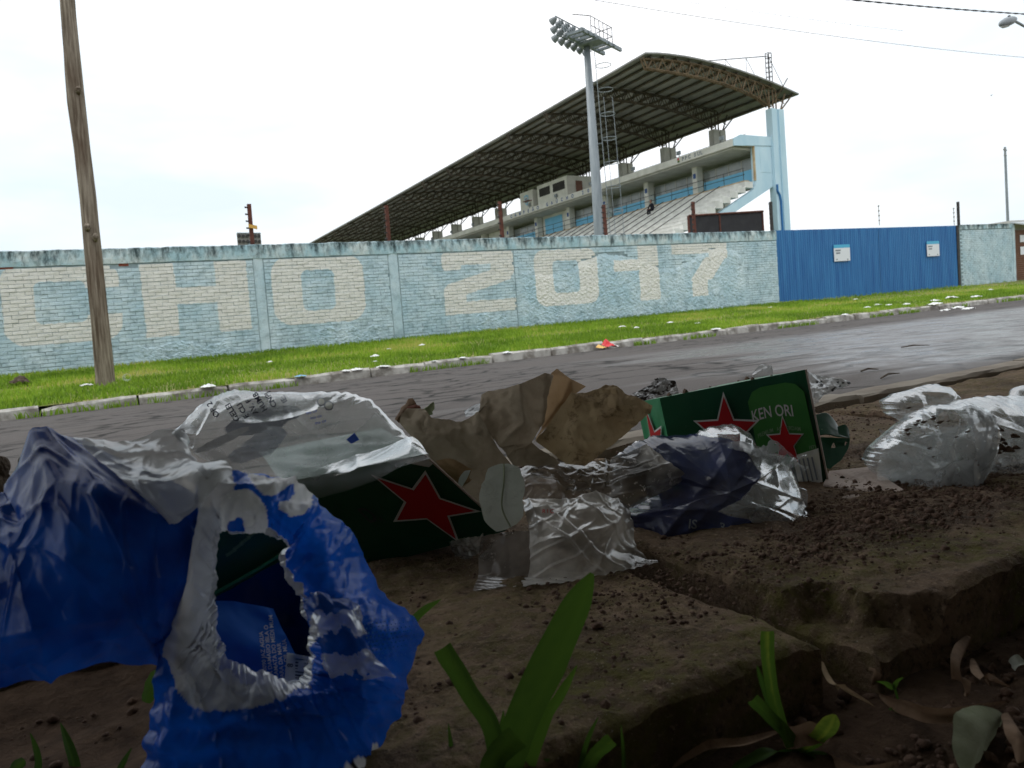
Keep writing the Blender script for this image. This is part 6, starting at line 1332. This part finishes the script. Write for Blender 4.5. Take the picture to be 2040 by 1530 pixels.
def weeds():
    def plant(label, base, bl, nm='weed'):
        r = thing(nm, base, label, 'weed', 'weeds in the soil')
        for pp, wpx, tone, prof in bl:
            P = todep(pp); D = np.mean([q[2] for q in pp]); o, _ = leafmesh(P, wpx * D / FPX, M['weed_leaf'], 'blade', r, .3, 0, prof=prof, n=24, m=7, seed=len(r.children), wav=.12)
            a = o.data.attributes.new('col', 'FLOAT', 'POINT'); n = len(o.data.vertices); g = np.repeat(np.linspace(-.08, .12, 24), 7); a.data.foreach_set('value', np.clip(tone + g + np.tile(NR.normal(0, .07, 7) + np.array([-.05, 0, .02, .10, .02, 0, -.05]), 24) + NR.normal(0, .03, n), 0, 1).astype(np.float32))
    GR = ([0, .15, .6, .85, 1], [.55, .85, 1, .75, .12]); CT = ([0, .3, .9, 1], [.6, .9, 1, .95]); TH_ = ([0, .3, .7, 1], [.6, 1, .7, .05])
    d = .50
    plant('largest broad-bladed grass plant with a torn tip in the centre foreground', dep(1000, 1640, d), [([(975, 1640, d), (1040, 1440, .495), (1105, 1300, .50), (1180, 1142, .505)], 74, .42, GR), ([(985, 1640, d), (985, 1475, .49), (930, 1375, .49), (880, 1292, .49)], 40, .28, CT), ([(1030, 1620, d), (1080, 1450, .505), (1120, 1380, .505), (1150, 1325, .505)], 26, .62, TH_), ([(965, 1620, .48), (985, 1520, .475), (1032, 1470, .475)], 52, .35, CT), ([(1000, 1600, .51), (1000, 1470, .51), (1003, 1415, .51)], 15, .3, TH_)], 'grass_plant')
    plant('single thin blade rising at the bottom edge left of the broad grass', dep(910, 1640, .52), [([(912, 1640, .52), (902, 1520, .52), (893, 1440, .52)], 13, .25, TH_)])
    plant('small cut weed stub with thin blades right of the broad grass', dep(1145, 1600, .52), [([(1145, 1600, .52), (1166, 1490, .52), (1192, 1428, .52)], 12, .22, TH_), ([(1145, 1600, .52), (1180, 1515, .515), (1220, 1475, .515)], 30, .45, CT), ([(1040, 1570, .51), (1070, 1530, .51), (1095, 1512, .51)], 22, .2, TH_)])
    plant('thin lone grass blade before the slab face', dep(1240, 1600, .53), [([(1240, 1600, .53), (1243, 1520, .53), (1237, 1443, .53)], 10, .3, TH_)])
    plant('bright green weed with split upright blade before the slab corner', dep(1590, 1505, .565), [([(1575, 1490, .56), (1545, 1400, .56), (1532, 1320, .56), (1530, 1258, .56)], 27, .62, CT), ([(1605, 1500, .565), (1555, 1450, .56), (1500, 1394, .555)], 27, .30, CT), ([(1590, 1502, .565), (1625, 1480, .56), (1650, 1455, .555), (1664, 1424, .555)], 46, .82, GR), ([(1600, 1502, .565), (1640, 1512, .56), (1670, 1545, .555)], 28, .2, GR), ([(1590, 1502, .565), (1530, 1500, .56), (1455, 1535, .55)], 24, .18, GR), ([(1560, 1470, .565), (1522, 1370, .565), (1508, 1325, .565)], 14, .15, TH_)])
    plant('tiny two-leaved seedling between the dry leaves', atZ(1795, 1440, -.05), [([(1795, 1450, .605), (1790, 1400, .605), (1780, 1362, .60)], 5, .15, CT), ([(1780, 1374, .602), (1764, 1362, .60), (1744, 1358, .598)], 11, .5, TH_), ([(1780, 1374, .602), (1788, 1358, .60), (1800, 1350, .598)], 11, .45, TH_), ([(1790, 1420, .605), (1780, 1414, .60), (1768, 1412, .60)], 9, .3, TH_), ([(1790, 1425, .605), (1800, 1432, .60), (1815, 1436, .60)], 9, .3, TH_)], 'seedling')
    plant('single bright grass tip beside the halftone dots of the wrapper', dep(800, 1330, .60), [([(770, 1330, .60), (825, 1235, .60), (878, 1194, .60)], 20, .5, TH_)])
    plant('dark leafy weed under the blue sheet at the lower left', dep(150, 1530, .62), [([(150, 1590, .62), (146, 1520, .62), (120, 1440, .63)], 26, .0, TH_), ([(20, 1560, .6), (30, 1530, .6), (50, 1515, .6)], 24, .1, GR), ([(60, 1600, .6), (75, 1520, .6), (60, 1460, .6)], 18, .0, TH_), ([(220, 1600, .6), (235, 1540, .6), (262, 1490, .6)], 16, .0, TH_), ([(290, 1400, .64), (300, 1370, .64), (312, 1335, .64)], 30, .3, GR)])
    plant('short green sprigs right of the blue wrapper', dep(830, 1380, .64), [([(760, 1420, .63), (790, 1385, .63), (825, 1362, .635)], 16, .3, TH_), ([(770, 1400, .63), (790, 1390, .63), (815, 1388, .635)], 12, .25, TH_)])
weeds()
# ================================================================== litter along the far verge
def litter():
    def bit(x, y, w, lb, mat='litter_white', k=0, hh=.42):
        w = w * 1.05
        for Y_ in np.linspace(5.0, YW - .15, 900):          # walk out along the sight line to the ground
            b = atY(x, y, Y_); sf = float(zverge(np.array(Y_))) + .055 if Y_ > YK + .12 else (ZK + .005 if Y_ > YK else float(zroad(np.array(Y_))) + .008)
            if b[2] - SL * b[0] <= sf: break
        b[2] = sf + SL * b[0] - .012
        s = w * np.linalg.norm(b - CC) / FPX; n = 12; g = np.linspace(-1, 1, n); u, v = np.meshgrid(g, g, indexing='ij'); rr = 1 + .35 * vnoise(u * 2 + k, v * 2 + 3., 5)
        P = np.stack([b[0] + u * rr * s * .5, b[1] + v * rr * s * .45, b[2] + s * hh * (.35 * (1 - np.maximum(np.abs(u), np.abs(v)) ** 2) + .5 * np.abs(crumple(u * 1.5 + k * 3.1, v * 1.5 + k, k % 40, 2)))], -1)
        o = gridobj('litter_scrap', P, M[mat], None, smooth=False); tagit(o, lb, 'litter', 'litter along the far verge'); return o
    T = [(415, 779, 24, 'white crumpled litter in the gutter above the clear bag'), (690, 753, 14, 'first of a pair of white scraps in the gutter'), (712, 751, 20, 'second longer white scrap of the gutter pair'), (765, 744, 20, 'white scrap lying further out in the gutter'), (866, 733, 10, 'round white pebble-like scrap by the kerb'), (923, 727, 13, 'white scrap in the gutter behind the paper bag'), (1010, 714, 18, 'flat white scrap against the kerb above the paper bag'),
         (747, 709, 16, 'grey crumpled bag scrap in the grass below the letter O', ), (840, 687, 13, 'white scrap in the grass left of the digit 2'), (775, 694, 8, 'tiny white scrap in the grass below the letter O'), (747, 719, 9, 'small white scrap just above the kerb'), (537, 720, 10, 'pale flat scrap in the grass below the wall post'), (172, 767, 20, 'thin pale strip in the grass left of the pole'),
         (1240, 650, 11, 'white scrap in the grass below the digit 1'), (1268, 652, 10, 'second scrap in the grass below the digit 1'), (1335, 642, 11, 'white scrap below the digit 7'), (1390, 643, 9, 'small scrap right of the digit 7'), (1428, 664, 15, 'white scrap caught in the kerb joint'), (1535, 612, 8, 'tiny scrap near the end of the lettered wall'), (1684, 637, 11, 'white scrap in the gutter below the gate'),
         (1728, 612, 11, 'pale scrap in the grass below the left gate leaf'), (1749, 607, 11, 'white scrap in the grass below the gate centre'), (1771, 607, 10, 'white scrap just right of the gate centre'), (1806, 606, 13, 'brownish scrap below the right gate leaf'), (1862, 599, 14, 'bright white scrap below the smaller notice'), (1896, 593, 17, 'long white scrap below the black post'), (1945, 591, 14, 'white scrap below the short wall'),
         (1862, 613, 20, 'whitish bag against the kerb at right'), (1885, 618, 16, 'white scrap in the gutter at right'), (1910, 613, 18, 'upright white bag leaning on the kerb'), (1930, 615, 18, 'flat white scrap right of the leaning bag'), (1973, 577, 8, 'tiny scrap at the foot of the short wall'), (1705, 596, 8, 'tiny scrap at the foot of the gate')]
    for k, q in enumerate(T): bit(*q, k=k)
    bit(600, 760, 20, 'blue and white flattened scrap in the gutter', 'litter_blue', 41, .3)
    r = thing('snack_wrapper', atY(1211, 694, 10.33), 'bright red and yellow snack wrapper lying against the far kerb', 'wrapper')
    b = atY(1211, 694, 10.33); s = 40 * np.linalg.norm(b - CC) / FPX
    for nm, mt, x0, x1, h in (('red_part', 'litter_red', -.15, .42, .42), ('yellow_part', 'litter_yellow', -.52, -.14, .2), ('white_part', 'litter_white', .40, .56, .2)):
        n = 14; g = np.linspace(0, 1, n); u, v = np.meshgrid(g, g, indexing='ij'); P = np.stack([b[0] + (x0 + (x1 - x0) * u) * s, b[1] + (v - .5) * s * .6, b[2] + s * h * np.sin(np.pi * np.clip(u * .8 + .15, 0, 1)) * (.4 + .6 * v) * (1 + .5 * crumple(u * 3, v * 3, 7, 2))], -1); gridobj(nm, P, M[mt], r, smooth=False)
    c = thing('plastic_cup', atZ(252, 753, -.02), 'clear plastic cup lying in the grass right of the wooden pole', 'cup'); p = atY(252, 752, 11.6); d = np.array([.25, .9, .1]); d /= np.linalg.norm(d)
    MB().tube([p, p + d * .002], .055, 16, cap=False).obj('rim', M['litter_white'], c); o = MB().tube([p, p + d * .09], [.052, .036], 16, cap=False).obj('cup_wall', M['clear_film'], c, True); setcol4(o, np.tile(CLR, (len(o.data.vertices), 1)))
    # clump of dead leaves by the wall foot and twigs on the near road
    for k, (x, y, w, lb) in enumerate(((40, 762, 26, 'brown dead leaf clump in the grass at the far left'), )): bit(x, y, w, lb, 'bark', 50 + k, .8)
    for k, (a, b_, lb) in enumerate((((1715, 738), (1750, 734), 'thin dark twig on the road left of the right-hand bag'), ((1795, 690), (1852, 686), 'thin twig further out on the wet road'), ((1755, 752), (1792, 742), 'short pale twig by the near kerb'))):
        p, q = atZ(*a, -.09), atZ(*b_, -.09); p[2] = SL * p[0] + float(zroad(np.array(p[1]))) + .008; q[2] = SL * q[0] + float(zroad(np.array(q[1]))) + .008; tagit(MB().tube([p, (p + q) / 2 + np.array([0, .01, .008]), q], [.004, .005, .002], 5).obj('twig', M['bark']), lb, 'twig', 'twigs on the road')
litter()
